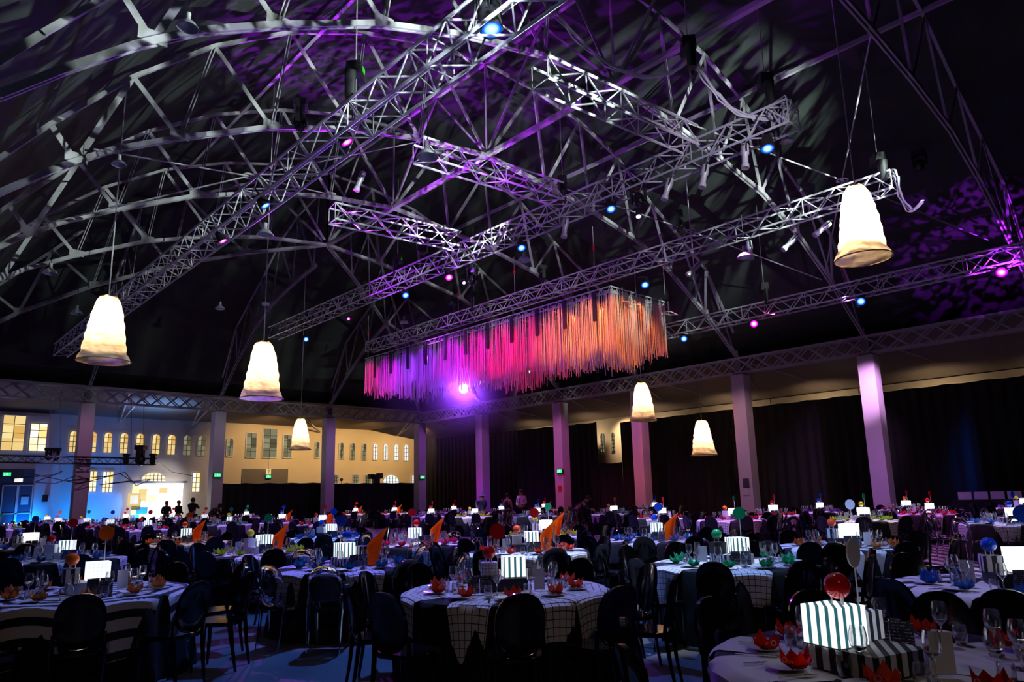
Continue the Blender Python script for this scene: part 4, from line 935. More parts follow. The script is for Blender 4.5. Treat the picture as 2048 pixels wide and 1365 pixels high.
for t in TB:
    base = math.atan2(-t[1], -t[0]); kind = 'front' if t[13] == 1 else t[10]
    o = TABP if t[13] == 0 else copy_tree(TABP); o.location = (t[0], t[1], 0); o['label'] = 'round banquet table under cloths, '+t[11]; o['group'] = 'round banquet tables'
    o = TCP if t[13] == 0 else TCP.copy()
    if t[13]: COL.objects.link(o)
    o.location = (t[0], t[1], 0); o.rotation_euler.z = base; o['label'] = 'floor-length black cloth on '+t[11]; o['group'] = 'black tablecloths'
    if kind in OV: o = OV[kind].copy(); COL.objects.link(o)
    else: o = OV[kind] = overlay(kind)
    o.location = (t[0], t[1], 0); o.rotation_euler.z = base+(.0 if t[13] == 1 else random.uniform(-.3, .3)); o['label'] = OVN[kind]+' over '+t[11]; o['group'] = 'overlays on the black tablecloths'

# --- table ware
def wine_proto(n=18):
    return MB().lathe([(.001, 0), (.034, .0), (.033, .004), (.008, .008), (.004, .02), (.004, .085), (.012, .10), (.034, .125), (.040, .155), (.036, .19), (.030, .215), (.0285, .215), (.034, .19), (.038, .155), (.032, .127), (.001, .108)], n)
def tumbler(n=16): return MB().lathe([(.001, 0), (.028, 0), (.036, .03), (.036, .075), (.032, .095), (.030, .095), (.034, .075), (.034, .03), (.026, .008), (.001, .008)], n)
def plate(): return MB().lathe([(.001, 0), (.05, 0), (.06, .006), (.095, .014), (.096, .017), (.06, .010), (.001, .007)], 24)
def napkin():
    """napkin folded to a pointed star"""
    m = MB()
    for k in range(6):
        a = PI/3*k; ca, sa = math.cos(a), math.sin(a); tz = .072+.02*(k % 2)
        def q(r, s, z): return (r*ca-s*sa, r*sa+s*ca, z)
        m.add([q(.012, -.03, 0), q(.012, .03, 0), q(.06, .038, .03), q(.072, 0, tz), q(.06, -.038, .03), q(.03, 0, .02)], [(0, 1, 5), (1, 2, 5), (2, 3, 5), (3, 4, 5), (4, 0, 5), (5, 3, 2), (5, 4, 3)])
    return m
PR = {'wine_glass': tag(wine_proto().build('wine_glass', 'glass', smooth=True), '', 'glass'), 'tumbler': tag(tumbler().build('tumbler', 'glass', smooth=True), '', 'glass'), 'plate': tag(plate().build('plate', 'china', smooth=True), '', 'plate')}
NP = {}
def knife(): return MB().box((0, .03, .002), (.016, .12, .003)).box((0, -.07, .003), (.012, .09, .006))
def fork(): return MB().box((0, -.04, .002), (.008, .13, .004)).box((0, .04, .003), (.022, .035, .004)).box((-.008, .07, .003), (.003, .04, .003)).box((0, .07, .003), (.003, .04, .003)).box((.008, .07, .003), (.003, .04, .003))
PR['knife'] = tag(knife().build('knife', 'cutlery'), '', 'cutlery'); PR['fork'] = tag(fork().build('fork', 'cutlery'), '', 'cutlery')
PUSED = set(); count = {}
STUFF = {}
LOWP = {'wine_glass': (MB().lathe([(.034, 0), (.004, .01), (.004, .09), (.036, .125), (.040, .155), (.030, .215)], 8), 'glass'), 'tumbler': (MB().lathe([(.028, 0), (.036, .03), (.032, .095)], 8), 'glass'), 'plate': (MB().lathe([(.05, 0), (.095, .014), (.001, .012)], 10), 'china')}
def put(kind, p, z, rz, label, group, proto=None, lim=300):
    c = count[kind] = count.get(kind, 0)+1
    if c <= lim:
        src = proto or PR[kind]
        if src.name in PUSED: o = copy_tree(src)
        else: o = src; PUSED.add(src.name)
        o.location = (p.x, p.y, z); o.rotation_euler.z = rz; o['label'] = label; o['group'] = group
    elif kind in LOWP:
        s = STUFF.setdefault(kind, MB()); ca, sa = math.cos(rz), math.sin(rz)
        s.add([(p.x+v[0]*ca-v[1]*sa, p.y+v[0]*sa+v[1]*ca, z+v[2]) for v in LOWP[kind][0].v], LOWP[kind][0].f)
    else:
        s = STUFF.setdefault(kind+'_'+proto['mat'], MB()); s.add([(p.x+v.co.x, p.y+v.co.y, z+v.co.z) for v in proto.data.vertices], [tuple(f.vertices) for f in proto.data.polygons])
ZT = Z_T+.0135
for t in sorted(TB, key=lambda t: t[12]):
    nm = t[11]
    for k in range(10):
        pl, a = pos(t, k, .66); dr = DIRS[k]+' of '+nm
        put('plate', pl, ZT, 0, 'white side plate, '+dr, 'side plates')
        np_ = NP.get(t[7])
        if np_ is None:
            np_ = NP[t[7]] = tag(napkin().build('napkin', 'napkin_'+t[7]), '', 'napkin'); np_['mat'] = t[7]
            if t[7] == 'orange':
                for a_ in (0, 2.1, 4.2): e_ = MB().tube([(.0725, .013*math.cos(w*.524), .045+.013*math.sin(w*.524)) for w in range(13)], .0016, 4, False).build('ring_emblem', 'box_white', np_); e_.rotation_euler.z = a_
                regkids(np_)
        q, _ = pos(t, k, .64, 5)
        put('napkin', q, ZT+.012, random.random()*3, NAPN.get(t[7], t[7])+' folded napkin, '+dr if 'NAPN' in globals() else t[7]+' folded napkin, '+dr, 'folded napkins', np_)
        q, _ = pos(t, k, .47+random.uniform(-.02, .02), -9); put('wine_glass', q, ZT, 0, 'stemmed wine glass, '+dr, 'wine glasses')
        q, _ = pos(t, k, .54+random.uniform(-.03, .02), -16+random.uniform(-2, 2)); put('tumbler', q, ZT, 0, 'short water tumbler, '+dr, 'water tumblers')
        if t[12] < 11:
            q, _ = pos(t, k, .70, -11); put('knife', q, ZT, a+PI/2, 'table knife, '+dr, 'table knives'); q, _ = pos(t, k, .70, 12); put('fork', q, ZT, a+PI/2, 'table fork, '+dr, 'table forks')
for k, s in STUFF.items():
    base_ = k.split('_')[0] if k.startswith('napkin') else k
    mt = 'napkin_'+k.split('_')[1] if k.startswith('napkin') else LOWP[k][1]
    tag(s.build({'napkin': 'napkins', 'wine_glass': 'wine_glasses', 'tumbler': 'tumblers', 'plate': 'plates'}[base_], mt, smooth=base_ != 'napkin'), {'napkin': '%s napkins on the farthest tables' % k.split('_')[-1], 'wine_glass': 'wine glasses on the farthest tables', 'tumbler': 'tumblers on the farthest tables', 'plate': 'plates on the farthest tables'}[base_], {'napkin': 'napkin', 'wine_glass': 'glass', 'tumbler': 'glass', 'plate': 'plate'}[base_], kind='stuff')
# ring emblem printed on the nearest orange napkins
for (x, y, z) in ():
    pass

# --- centrepieces
CP = {}
def proto(key, fn):
    if key not in CP: CP[key] = [fn(), False]
    o = CP[key][0]
    if not CP[key][1]: CP[key][1] = True; return o
    return copy_tree(o)
def ball_fn(c):
    def f():
        t = thing('ball', '', 'ball'); MB().sphere((0, 0, .085), .06, 20, 14).build('sphere', 'ball_'+c, t, True)
        for k in range(3): MB().tube([(.03*math.cos(k*2.1), .03*math.sin(k*2.1), 0), (.03*math.cos(k*2.1), .03*math.sin(k*2.1), .045)], .004, 5).build('pin_foot', 'stick', t)
        regkids(t); return t
    return f
def disc_fn(c):
    def f():
        t = thing('disc_on_stick', '', 'decoration'); MB().tube([(0, 0, 0), (0, 0, .24)], .004, 5).build('stick', 'stick', t); MB().disc((0, 0, .27), .072, 24, 'x', .008).build('disc', 'ball_'+c, t); regkids(t); return t
    return f
def scoop_fn():
    t = thing('amber_scoop', '', 'vase'); n = 28; vs = []
    for s in (0, 1):
        for j in range(9):
            u = j/8
            for k in range(n):
                a = 2*PI*k/n; side = (1-math.cos(a))/2           # 0 at the low lip, 1 at the tip
                H = lerp(.25, .45, side**1.25); z = H*u; r = .076+.014*min(1, z/.2) - .004*s; bend = .085*(z/.42)**2
                vs.append((r*math.cos(a)-bend*1.0, r*math.sin(a), z))
    o = MB().add(vs, [(s*9*n+j*n+k, s*9*n+j*n+(k+1) % n, s*9*n+(j+1)*n+(k+1) % n, s*9*n+(j+1)*n+k) if s == 0 else (s*9*n+j*n+k, s*9*n+(j+1)*n+k, s*9*n+(j+1)*n+(k+1) % n, s*9*n+j*n+(k+1) % n) for s in (0, 1) for j in range(8) for k in range(n)]+[(8*n+k, 8*n+(k+1) % n, 17*n+(k+1) % n, 17*n+k) for k in range(n)])
    o.build('tube', 'amber', t, True); MB().disc((0, 0, .004), .074, 20, 'z', .008).build('foot', 'amber', t); regkids(t); return t
def menu_fn():
    t = thing('menu_card', '', 'card')
    MB().box((-.055, .018, .0), (.11, .003, .15), .3).box((.055, .018, .0), (.11, .003, .15), -.3).build('card', 'menu_dark', t)
    regkids(t); return t
def card_fn():
    o = MB().box((0, 0, .09), (.10, .004, .18), .25).build('table_card', 'box_white'); return tag(o, '', 'card')
def cube_fn(k, s):
    def f():
        o = MB(); o.box((0, 0, s*.45), (s, s, s*.9)); nm = {'stripe': 'lit_stripe', 'white': 'lit_white', 'grid': 'lit_grid', 'mix': 'lit_stripe'}[k]
        t = thing('light_cube', '', 'lamp'); o.build('shade', nm, t); MB().box((0, 0, .003), (s*1.01, s*1.01, .006)).build('foot', 'box_white', t); regkids(t); return t
    return f
def box_fn(k, s):
    def f():
        o = MB().box((0, 0, s*.45), (s, s, s*.9)).build('display_box', {'stripe': 'box_stripe', 'stripebase': 'lit_stripe_dim', 'white': 'box_white', 'grid': 'box_grid', 'dark': 'box_black', 'none': 'box_white'}[k]); return tag(o, '', 'box')
    return f
NAPN = {}
# narrow pin-spots from the trusses, one on each table
PIN = {0: ((.5, .55, .9), .10), 1: ((.62, .58, 1), .35), 2: ((.55, .5, 1), .25), 3: ((.45, .45, 1), .5), 4: ((.45, .22, 1), .45), 5: ((.35, .55, 1), .8), 6: ((.35, .5, 1), .9), 7: ((.85, .55, 1), .8), 8: ((.65, .6, 1), 1.0), 9: ((.55, .65, 1), .9),
       10: ((.8, .6, 1), 1.0), 11: ((.5, .55, .8), .25), 12: ((.5, .55, .8), .25), 13: ((.7, .4, 1), .7), 14: ((1, .72, .55), .6), 15: ((.25, .4, 1), 1.2), 28: ((.6, .45, 1), 1.0), 29: ((1, 1, 1), 1.5), 30: ((1, 1, 1), 1.5), 33: ((.9, .9, 1), 1.2),
       38: ((.95, .8, .9), 1.3), 40: ((1, .35, .9), 1.2), 41: ((1, .4, .85), 1.2), 43: ((.8, .85, .75), 1.2), 45: ((.85, .2, .9), 1.1), 47: ((.35, .5, 1), 1.2), 35: ((.6, .65, 1), 1.2), 36: ((1, .3, .6), 1), 37: ((.5, .55, 1), 1.1)}
for t in TB:
    c, p = PIN.get(t[13], ((.62, .38, 1), 1.0)); xt = min((XA, XB, XDd) if t[1] > 10 else (XA, XB, XCc, XDd), key=lambda q: abs(q-t[0])); zt_ = 8.2 if xt in (XA, XDd) else 9.5
    src = Vector((xt, min(max(t[1]+.5, 4), 33), zt_)); dd = (src-Vector((t[0], t[1], .75))).length
    lamp('pin_light', 'SPOT', src, c, 3300*(p if t[13] not in (0, 1, 2, 3) else p*.75)*(dd/8.5)**2, (t[0], t[1], .75), .05, math.degrees(2*math.atan(1.15/dd)), .5)
for t in sorted(TB, key=lambda t: t[12]):
    if t[2] == 'none' and t[5] == 'none': continue
    base = math.atan2(-t[1], -t[0]); nm = t[11]; near = t[12] < 12; i = t[13]
    rt_ = Vector((-math.sin(base), math.cos(base), 0)); fw = Vector((math.cos(base), math.sin(base), 0)); c0 = Vector((t[0], t[1], ZT+.004))+((fw*.30-rt_*.16) if i == 0 else fw*0)
    # low base box
    bk_ = {0: 'stripe', 1: 'dark', 2: 'white', 4: 'stripe', 5: 'stripe', 11: 'white', 12: 'white'}.get(i, ['dark', 'white', 'stripe'][i % 3])
    bh = .10 if i != 0 else .10; rz = base+{0: .95, 1: 0.12, 2: .1, 3: .3, 4: .5}.get(i, random.uniform(-.4, .6))
    if t[2] != 'none':
        o = proto(('base', bk_), lambda k=bk_: tag(MB().box((0, 0, .05), (.36, .36, .10)).build('plinth_box', {'stripe': 'box_stripe', 'white': 'box_white', 'dark': 'box_black'}[k]), '', 'box'))
        o.location = c0; o.rotation_euler.z = rz; o['label'] = {'stripe': 'striped', 'white': 'pale', 'dark': 'black'}[bk_]+' low plinth box amid '+nm; o['group'] = 'plinth boxes'
        big = .20 if t[2] != 'white' else .22
        sgn = -1 if i in (0, 5, 8) else 1; sgn = {1: 1, 2: 1, 3: 1, 0: -1, 5: 1, 8: 1, 4: -1, 7: -1, 6: 1}.get(i, 1)
        cpos = c0+rt_*(.075*sgn)+fw*.02-(rt_*.05 if i == 0 else rt_*0)+Vector((0, 0, .101))
        o = proto(('cube', t[2]), cube_fn(t[2], big)); o.location = cpos; o.rotation_euler.z = rz; o['label'] = {'stripe': 'glowing striped', 'white': 'glowing white', 'grid': 'glowing finely gridded', 'mix': 'glowing half-striped'}[t[2]]+' light cube on '+nm; o['group'] = 'light cubes'
        sp = c0-rt_*(.125*sgn)+fw*.06+Vector((0, 0, .101)); top = ZT+.2
        if t[3] != 'none':
            sp2 = c0-rt_*(.145*sgn)+fw*(.03)+Vector((0, 0, .101))
            if i == 0: sp2 = c0-rt_*(.02)-fw*.19+Vector((0, 0, .101))
            o = proto(('sbox', t[3]), box_fn(t[3], .145)); o.location = sp2; o.rotation_euler.z = rz; o['label'] = {'stripe': 'striped', 'stripebase': 'grey striped', 'white': 'plain white', 'grid': 'gridded', 'dark': 'black'}[t[3]]+' small box beside the cube, '+nm; o['group'] = 'small display boxes'
        if i in (0, 4, 7, 8) or t[3] == 'none': bp_ = cpos-rt_*.03*sgn+Vector((0, 0, big*.9+.002))
        else: bp_ = c0-rt_*(.145*sgn)+fw*.03+Vector((0, 0, .101+.145*.9+.002))
        if t[4] != 'none':
            o = proto(('ball', t[4]), ball_fn(t[4])); o.location = bp_; o['label'] = t[4]+' glossy ball on '+nm; o['group'] = 'glossy balls'
        dp = cpos+rt_*(.05*sgn)-fw*.03+Vector((0, 0, big*.9+.002))
        if i == 1: dp = c0-rt_*.10+fw*.02+Vector((0, 0, .233))-rt_*.0+rt_*.035
        if i == 0: dp = c0+rt_*.02-fw*.2+Vector((0, 0, .233))+rt_*-.04
    else: dp = c0+Vector((0, 0, .25))
    if t[5] != 'none':
        o = proto(('disc', t[5]), disc_fn(t[5])); o.location = dp; o.rotation_euler.z = base+random.uniform(-.5, .5) if i < 30 else base+1.1; o['label'] = t[5]+' disc on a thin stick above '+nm; o['group'] = 'discs on sticks'
        if i == 0: o.rotation_euler.z = base+1.2
    if t[6]:
        o = proto(('scoop',), scoop_fn); o.location = c0+rt_*.27+fw*.12; o.rotation_euler.z = base-PI/2+.15+.1*random.random()+PI*0; o['label'] = 'tall amber scoop-shaped vase on '+nm; o['group'] = 'amber scoop vases'
    o = proto(('menu',), menu_fn); o.location = c0+fw*(.33 if i else -.42)+rt_*(.1 if i != 1 else -.22)+Vector((0, 0, .073)); o.rotation_euler.z = base+PI/2+.1; o['label'] = 'dark folded menu card standing on '+nm; o['group'] = 'dark menu cards'
    o = proto(('card',), card_fn); o.location = c0+rt_*.30-fw*.02*(i % 3)+fw*(.2 if i in (1,) else 0)-rt_*(.62 if i % 2 and i != 1 else 0); o.rotation_euler.z = base+PI/2; o['label'] = 'upright pale card on '+nm; o['group'] = 'upright pale cards'
for (o, used_) in CP.values():
    if not used_: bpy.data.objects.remove(o)

# ================================================================== WALL THINGS, SIGNS, STAGE LEFT
def exit_sign(p, face, label, sc=1):
    """face: unit vector the sign looks along"""
    t = thing('exit_sign', label, 'sign', p, math.atan2(face[1], face[0])+PI/2, 'exit signs')
    MB().box((0, .05, 0), (.42, .08, .26)).build('housing', 'black_matte', t)
    MB().box((0, 0, 0), (.36, .03, .20)).build('panel', 'exit_green', t)
    m = MB(); m.disc((.0, -.02, .065), .018, 10, 'y', .006)
    for a, b in (((.0, .05), (-.01, -.0)), ((-.01, 0), (.035, -.03)), ((.035, -.03), (.03, -.07)), ((-.01, 0), (-.03, -.04)), ((-.03, -.04), (-.07, -.05)), ((0, .04), (.045, .02)), ((0, .04), (-.04, .02))): m.bar((a[0], -.02, a[1]), (b[0], -.02, b[1]), .006, .014)
    m.bar((-.12, -.02, -.08), (-.12, -.02, .08), .006, .012).bar((-.12, -.02, .08), (-.08, -.02, .08), .012, .012).bar((.09, -.02, 0), (.15, -.02, 0), .006, .014).bar((.12, -.02, .03), (.155, -.02, 0), .006, .014)
    m.build('running_figure', 'exit_white', t); return t
exit_sign(AXX(1119, 943, XE-.42), (-1, 0), 'green exit sign on the pink-lit post')
exit_sign(AY(845, 955, YE-.42), (0, -1), 'green exit sign on the corner post')
exit_sign(AY(435, 951, YE-.42), (0, -1), 'green exit sign on the post left of the black drape')
exit_sign(AY(14, 949, YW-1.17), (0, -1), 'green exit sign above the blue double door')
exit_sign(AY(537, 954, YW-.26), (0, -1), 'green sign hung under the figure 2 sign')
def text(body, p, rz, size, mat, name, label):
    c = bpy.data.curves.new(name, 'FONT'); c.body = body; c.size = size; c.align_x = 'CENTER'; c.align_y = 'CENTER'; c.extrude = .005; c.materials.append(M[mat])
    o = bpy.data.objects.new(name, c); COL.objects.link(o); o.location = p; o.rotation_euler = (PI/2, 0, rz); bpy.context.view_layer.update(); me = bpy.data.meshes.new_from_object(o); q = bpy.data.objects.new(name, me); COL.objects.link(q); q.location = o.location; q.rotation_euler = o.rotation_euler; bpy.data.objects.remove(o); return q
p = AY(537, 944, YW-.4); t = thing('number_sign', 'lit amber sign with the figure 2 hanging on the cream wall', 'sign', p)
MB().box((0, 0, 0), (.34, .05, .42)).build('panel', 'sign_amber', t); o = text('2', (0, -.03, 0), 0, .36, 'black_matte', 'figure', ''); o.parent = t
MB().tube([(0, 0, .2), (0, 0, 1.5)], .008, 4).build('hanging_wire', 'steel_dark', t)
# framed notice above the door, wall cabinet, notices on posts
p = AY(37, 961, YW-1.15); t = thing('wall_monitor', 'small bright screen above the blue double door', 'screen', p); MB().box((0, 0, 0), (.45, .06, .26)).build('frame', 'steel_dark', t); MB().box((0, -.035, 0), (.38, .01, .2)).build('screen', 'pane_white', t)
p = AY(90, 997, YW-1.2); tag(MB().box((0, 0, 0), (.25, .2, .4)).box((0, -.11, .05), (.15, .02, .15)).build('wall_box', 'black_matte', loc=p), 'black box fixed to the blue wall beside the door', 'box')
for px_, py_, h_, lb in ((1120, 954, .22, 'small notice under the exit sign on the pink post'), (1120, 978, .34, 'narrow red notice lower on the pink post')):
    p = AXX(px_, py_, XE-.33); tag(MB().box((0, 0, 0), (.012, .26, h_)).box((-.008, 0, h_*.2), (.006, .18, h_*.2)).build('notice', 'red_metal' if h_ > .3 else 'box_grid', loc=p), lb, 'notice', 'notices on the posts')
for px_, py_, h_, mt, lb in ((1492, 967, .42, 'menu_dark', 'dark notice on the large white post'), (1492, 983, .34, 'box_white', 'pale notice below the dark one on the large white post')):
    p = AXX(px_, py_, XE-.33); tag(MB().box((0, 0, 0), (.012, .3, h_)).box((-.008, 0, -h_*.3), (.006, .2, .03)).box((-.008, 0, 0), (.006, .2, .03)).build('notice', mt, loc=p), lb, 'notice', 'notices on the posts')
# the blazing display stand
A = AY(266, 968, YW-.6); B = AY(366, 968, YW-.6)
t = thing('display_wall', 'blazing white display wall of posters at the far left', 'display', ((A.x+B.x)/2, YW-.6, 0)); wd = B.x-A.x; hz = A.z
MB().box((wd*.12, 0, hz/2), (wd*.76, .1, hz)).build('light_panel', 'shop_glow', t); MB().box((-wd*.38, 0, hz/2), (wd*.24, .1, hz)).build('side_panel', 'pane_bright', t)
MB().box((0, -.15, hz+.08), (wd*1.1, .5, .12)).build('canopy', 'wall_white', t)
for k, (u, z, w_, h_) in enumerate(((-.42, .55, .32, .45), (-.30, .75, .30, .5), (-.30, .42, .4, .3), (-.14, .72, .35, .5), (-.43, .25, .3, .35), (.1, .85, .3, .25))):
    MB().box((wd*u, -.07, hz*z), (w_*1.6, .03, h_*1.4)).build('poster', ['pane_dim', 'pane_amber', 'box_grid', 'pane_bright', 'wall_cream', 'pane_amber'][k], t)
p = AY(268, 1000, YW-.70); t = thing('framed_picture', 'square framed picture with red border at the display', 'picture', p); MB().box((0, 0, 0), (.7, .05, .75)).build('frame', 'sign_amber', t); MB().box((0, -.03, 0), (.45, .02, .5)).build('print', 'pane_white', t)
lamp('display_light', 'SPOT', ((A.x+B.x)/2, YW-1.6, 1.6), (1, .86, .68), 260, ((A.x+B.x)/2-1, YW-8, .5), .4, 120, .8)
lamp('display_light', 'SPOT', ((A.x+B.x)/2+.5, YW-2.2, 3.6), (1, .88, .7), 70, ((A.x+B.x)/2+.4, YW, 3.0), .1, 80, .6)
# dark lighting frame and bare-wire sculpture above the left back tables
ys = 40.0
A = AY(0, 918, ys); B = AY(310, 928, ys); box_truss('lighting_truss', (A.x-1, ys, A.z), (B.x, ys, A.z-.05), .32, 'dark truss carrying lamps in front of the lit arched windows', None, .4)
for o in bpy.data.objects:
    if o.parent and o.parent.get('label', '').startswith('dark truss carrying'): o.data.materials[0] = M['black_matte']
for px_, py_, w_ in ((97, 914, .35), (112, 915, .4), (252, 924, .3), (280, 920, 1.0), (305, 924, .35)):
    p = AY(px_, py_, ys); o = mh0 if False else copy_tree(mh0); o.location = p; o.scale = (w_+.6, w_+.6, w_+.5); o['label'] = 'dark lamp on the truss before the arched windows, column %s' % {97: 'far left', 112: 'second left', 252: 'by the arched fanlight', 280: 'wide one near its end', 305: 'at its right end'}[px_]
    o['group'] = 'lamps on the dark left truss'
m = MB(); rnd = random.Random(3); q = AY(60, 955, ys)
pts = [AY(20, 958, ys), AY(110, 950, ys+.4), AY(125, 943, ys-.3), AY(70, 965, ys+.2), AY(110, 968, ys), AY(150, 952, ys-.5), AY(180, 960, ys+.3), AY(135, 962, ys), AY(220, 952, ys+.4), AY(240, 948, ys), AY(262, 962, ys-.3), AY(200, 970, ys), AY(300, 960, ys+.2), AY(272, 972, ys), AY(250, 945, ys+.3), AY(160, 968, ys), AY(60, 948, ys)]
for a, b in zip(pts, pts[1:]): m.tube([a, b], .022, 5)
m.tube([AY(120, 950, ys), AY(120, 925, ys)], .01, 4).tube([AY(240, 948, ys), AY(240, 925, ys)], .01, 4)
tag(m.build('wire_sculpture', 'black_matte'), 'jagged black bar sculpture hanging before the blue wall', 'sculpture')
A = AY(315, 925, ys); tag(MB().tube([A, AY(345, 945, 44), AY(385, 952, 46)], .02, 5).build('cable', 'black_matte'), 'black cable swagging from the left truss to the wall', 'cable')
for i, x in enumerate((100, 120, 262, 287)): tag(MB().tube([AY(x, 912, ys), AY(x+1, 790, ys)], .016, 4).build('suspension_wire', 'steel_dark'), 'thin wire holding the dark left truss, %s' % ('first', 'second', 'third', 'fourth')[i], 'cable', 'wires of the dark left truss')
# speakers on a stand above the low drape
p = AY(752, 958, 44); t = thing('speaker_cluster', 'dark speakers and lamp standing above the low drape', 'speaker', p)
MB().box((0, 0, -.2), (.5, .3, 1.0)).tube([(0, 0, -.6), (0, 0, -p.z)], .05, 6).build('mast', 'black_matte', t); MB().box((-.45, 0, .15), (.35, .3, .35), .3).build('speaker', 'black_matte', t); MB().box((.3, 0, .2), (.4, .35, .4), -.2).build('speaker', 'black_matte', t)
p = AY(683, 960, 46); tag(MB().tube([p, Vector((p.x, p.y, 0))], .02, 5).sphere(p, .12, 8, 6).build('lamp_on_pole', 'black_matte'), 'small dark lamp on a pole before the cream wall', 'lamp')

p = AD(2010, 1000, 31); t = thing('bar_counter', 'dim counter with pale crates at the far right edge', 'counter', (p.x, p.y, 0), .2)
MB().box((0, 0, .5), (.6, 3.2, 1.0)).build('counter', 'box_black', t)
for k in range(6):
    q = t.matrix_basis @ Vector((0, -1.3+.5*k, 1.0)); tag(MB().box((0, 0, .14+0), (.4, .42, .27)).build('crate', 'box_white', loc=q, rz=.2), 'pale crate on the far right counter, %s' % ['nearest', 'second', 'third', 'fourth', 'fifth', 'farthest'][k], 'crate', 'pale crates on the counter')

# ================================================================== PEOPLE
def person(p, rz, label, H, J, top, bottom, hair, bare_legs=False, extra=None):
    """J: joints in a frame facing +y, height 1.0 = full standing height"""
    t = thing('person', label, 'person', p, rz); S = H
    def skin(name, chains, mat, lvl=1):
        vs, es, rs = [], [], []; idx = {}
        for ch in chains:
            prev = None
            for (key, r) in ch:
                if key not in idx: idx[key] = len(vs); vs.append(Vector(J[key])*S); rs.append(r*S)
                if prev is not None: es.append((idx[prev], idx[key]))
                prev = key
        me = bpy.data.meshes.new(name); me.from_pydata(vs, es, []); me.materials.append(M[mat]); o = bpy.data.objects.new(name, me); COL.objects.link(o); o.parent = t
        md = o.modifiers.new('skin', 'SKIN'); o.modifiers.new('sub', 'SUBSURF').levels = lvl; o.modifiers['sub'].render_levels = lvl
        for i, v in enumerate(me.skin_vertices[0].data): v.radius = (rs[i]*1.22, rs[i]*1.05); v.use_root = (i == 0)
        md.use_smooth_shade = True; return o
    arms = [[('chest', .085), ('sh'+s_, .036), ('el'+s_, .026), ('wr'+s_, .019), ('hand'+s_, .024)] for s_ in 'LR']
    legs = [[('hip', .07), ('th'+s_, .055), ('kn'+s_, .036), ('an'+s_, .022), ('toe'+s_, .026)] for s_ in 'LR']
    body = skin('body', [[('hip', .07), ('waist', .065), ('chest', .085), ('neck', .032), ('head0', .045), ('head1', .052), ('head2', .036)]]+arms+legs, 'skin')
    hd = Vector(J['head1'])*S
    f = MB(); f.box((hd.x, hd.y+.062*S, hd.z-.005*S), (.014*S, .02*S, .03*S), 0, .5); f.build('nose', 'skin', body)
    f = MB()
    for sx in (-1, 1): f.sphere((hd.x+sx*.02*S, hd.y+.05*S, hd.z+.008*S), .007*S, 6, 5)
    f.build('eyes', 'hair', body); MB().box((hd.x, hd.y+.052*S, hd.z-.028*S), (.028*S, .01*S, .006*S)).build('mouth', 'red_metal', body)
    for s_ in 'LR':
        q = Vector(J['hand'+s_])*S; d = (q-Vector(J['wr'+s_])*S).normalized(); f = MB(); sd = d.cross(Vector((0, 1, 0.1))).normalized()
        for k in range(4): f.tube([q+sd*(k-1.5)*.011*S, q+sd*(k-1.5)*.013*S+d*(.028-.003*abs(k-1.3))*S, q+sd*(k-1.5)*.012*S+d*.042*S+Vector((0, .01*S, -.004*S))], [.006*S, .005*S, .004*S], 5)
        f.tube([q-sd*.02*S, q-sd*.034*S+d*.014*S], [.007*S, .005*S], 5); f.build('fingers', 'skin', body)
    h = MB(); h.sphere((hd.x, hd.y-.012*S, hd.z+.016*S), .062*S, 14, 9, (1, 1, 1.1)); h.build('hair', hair, body, True)
    sl = [[('chest', .098), ('sh'+s_, .044), ('el'+s_, .034), ('wr'+s_, .025)] for s_ in 'LR'] if top[1] else []
    skin(top[2], [[('hip', .082), ('waist', .078), ('chest', .098), ('neck0', .045)]]+sl, top[0])
    if bottom[1]: skin(bottom[2], [[('hip', .086), ('th'+s_, .066), ('kn'+s_, .046), ('an'+s_, .032)] for s_ in 'LR'], bottom[0])
    else:
        a = Vector(J['hip'])*S; b = (Vector(J['knL'])+Vector(J['knR']))/2*S
        MB().tube([a+Vector((0, 0, .03*S)), a-Vector((0, 0, .06*S)), b+Vector((0, 0, .03*S))], [.10*S, .125*S, .14*S], 14).build(bottom[2], bottom[0], t, True)
    for s_ in 'LR':
        q = Vector(J['an'+s_])*S; MB().box((q.x, q.y+.035*S, .018*S), (.05*S, .14*S, .036*S), 0, .8).build('shoe', 'black_plastic', t)
    if extra: extra(t, S)
    return t
STAND = dict(hip=(0, 0, .53), waist=(0, 0, .62), chest=(0, 0, .74), neck0=(0, 0, .81), neck=(0, 0, .84), head0=(0, .01, .885), head1=(0, .012, .93), head2=(0, .01, .975), shL=(-.105, 0, .80), shR=(.105, 0, .80), elL=(-.135, -.01, .63), elR=(.135, -.01, .63), wrL=(-.135, .05, .49), wrR=(.135, .05, .49), handL=(-.13, .065, .455), handR=(.13, .065, .455),
             thL=(-.05, 0, .49), thR=(.05, 0, .49), knL=(-.055, .01, .27), knR=(.055, .01, .27), anL=(-.055, -.01, .05), anR=(.055, -.01, .05), toeL=(-.06, .06, .02), toeR=(.06, .06, .02))
BEND = dict(STAND); BEND.update(waist=(0, .06, .60), chest=(0, .17, .68), neck0=(0, .23, .73), neck=(0, .26, .745), head0=(0, .295, .765), head1=(0, .325, .79), head2=(0, .345, .825), shL=(-.10, .20, .71), shR=(.10, .20, .71), elL=(-.13, .27, .56), elR=(.13, .27, .56), wrL=(-.08, .38, .53), wrR=(.08, .38, .53), handL=(-.06, .415, .525), handR=(.06, .415, .525))
RAISE = dict(STAND); RAISE.update(elL=(-.17, .08, .76), wrL=(-.09, .16, .86), handL=(-.07, .17, .89), elR=(.16, .06, .70), wrR=(.06, .17, .76), handR=(.04, .19, .78))
HOLD = dict(STAND); HOLD.update(elL=(-.14, .0, .64), wrL=(-.07, .12, .60), handL=(-.03, .14, .60), elR=(.14, .0, .64), wrR=(.07, .12, .58), handR=(.03, .14, .58))
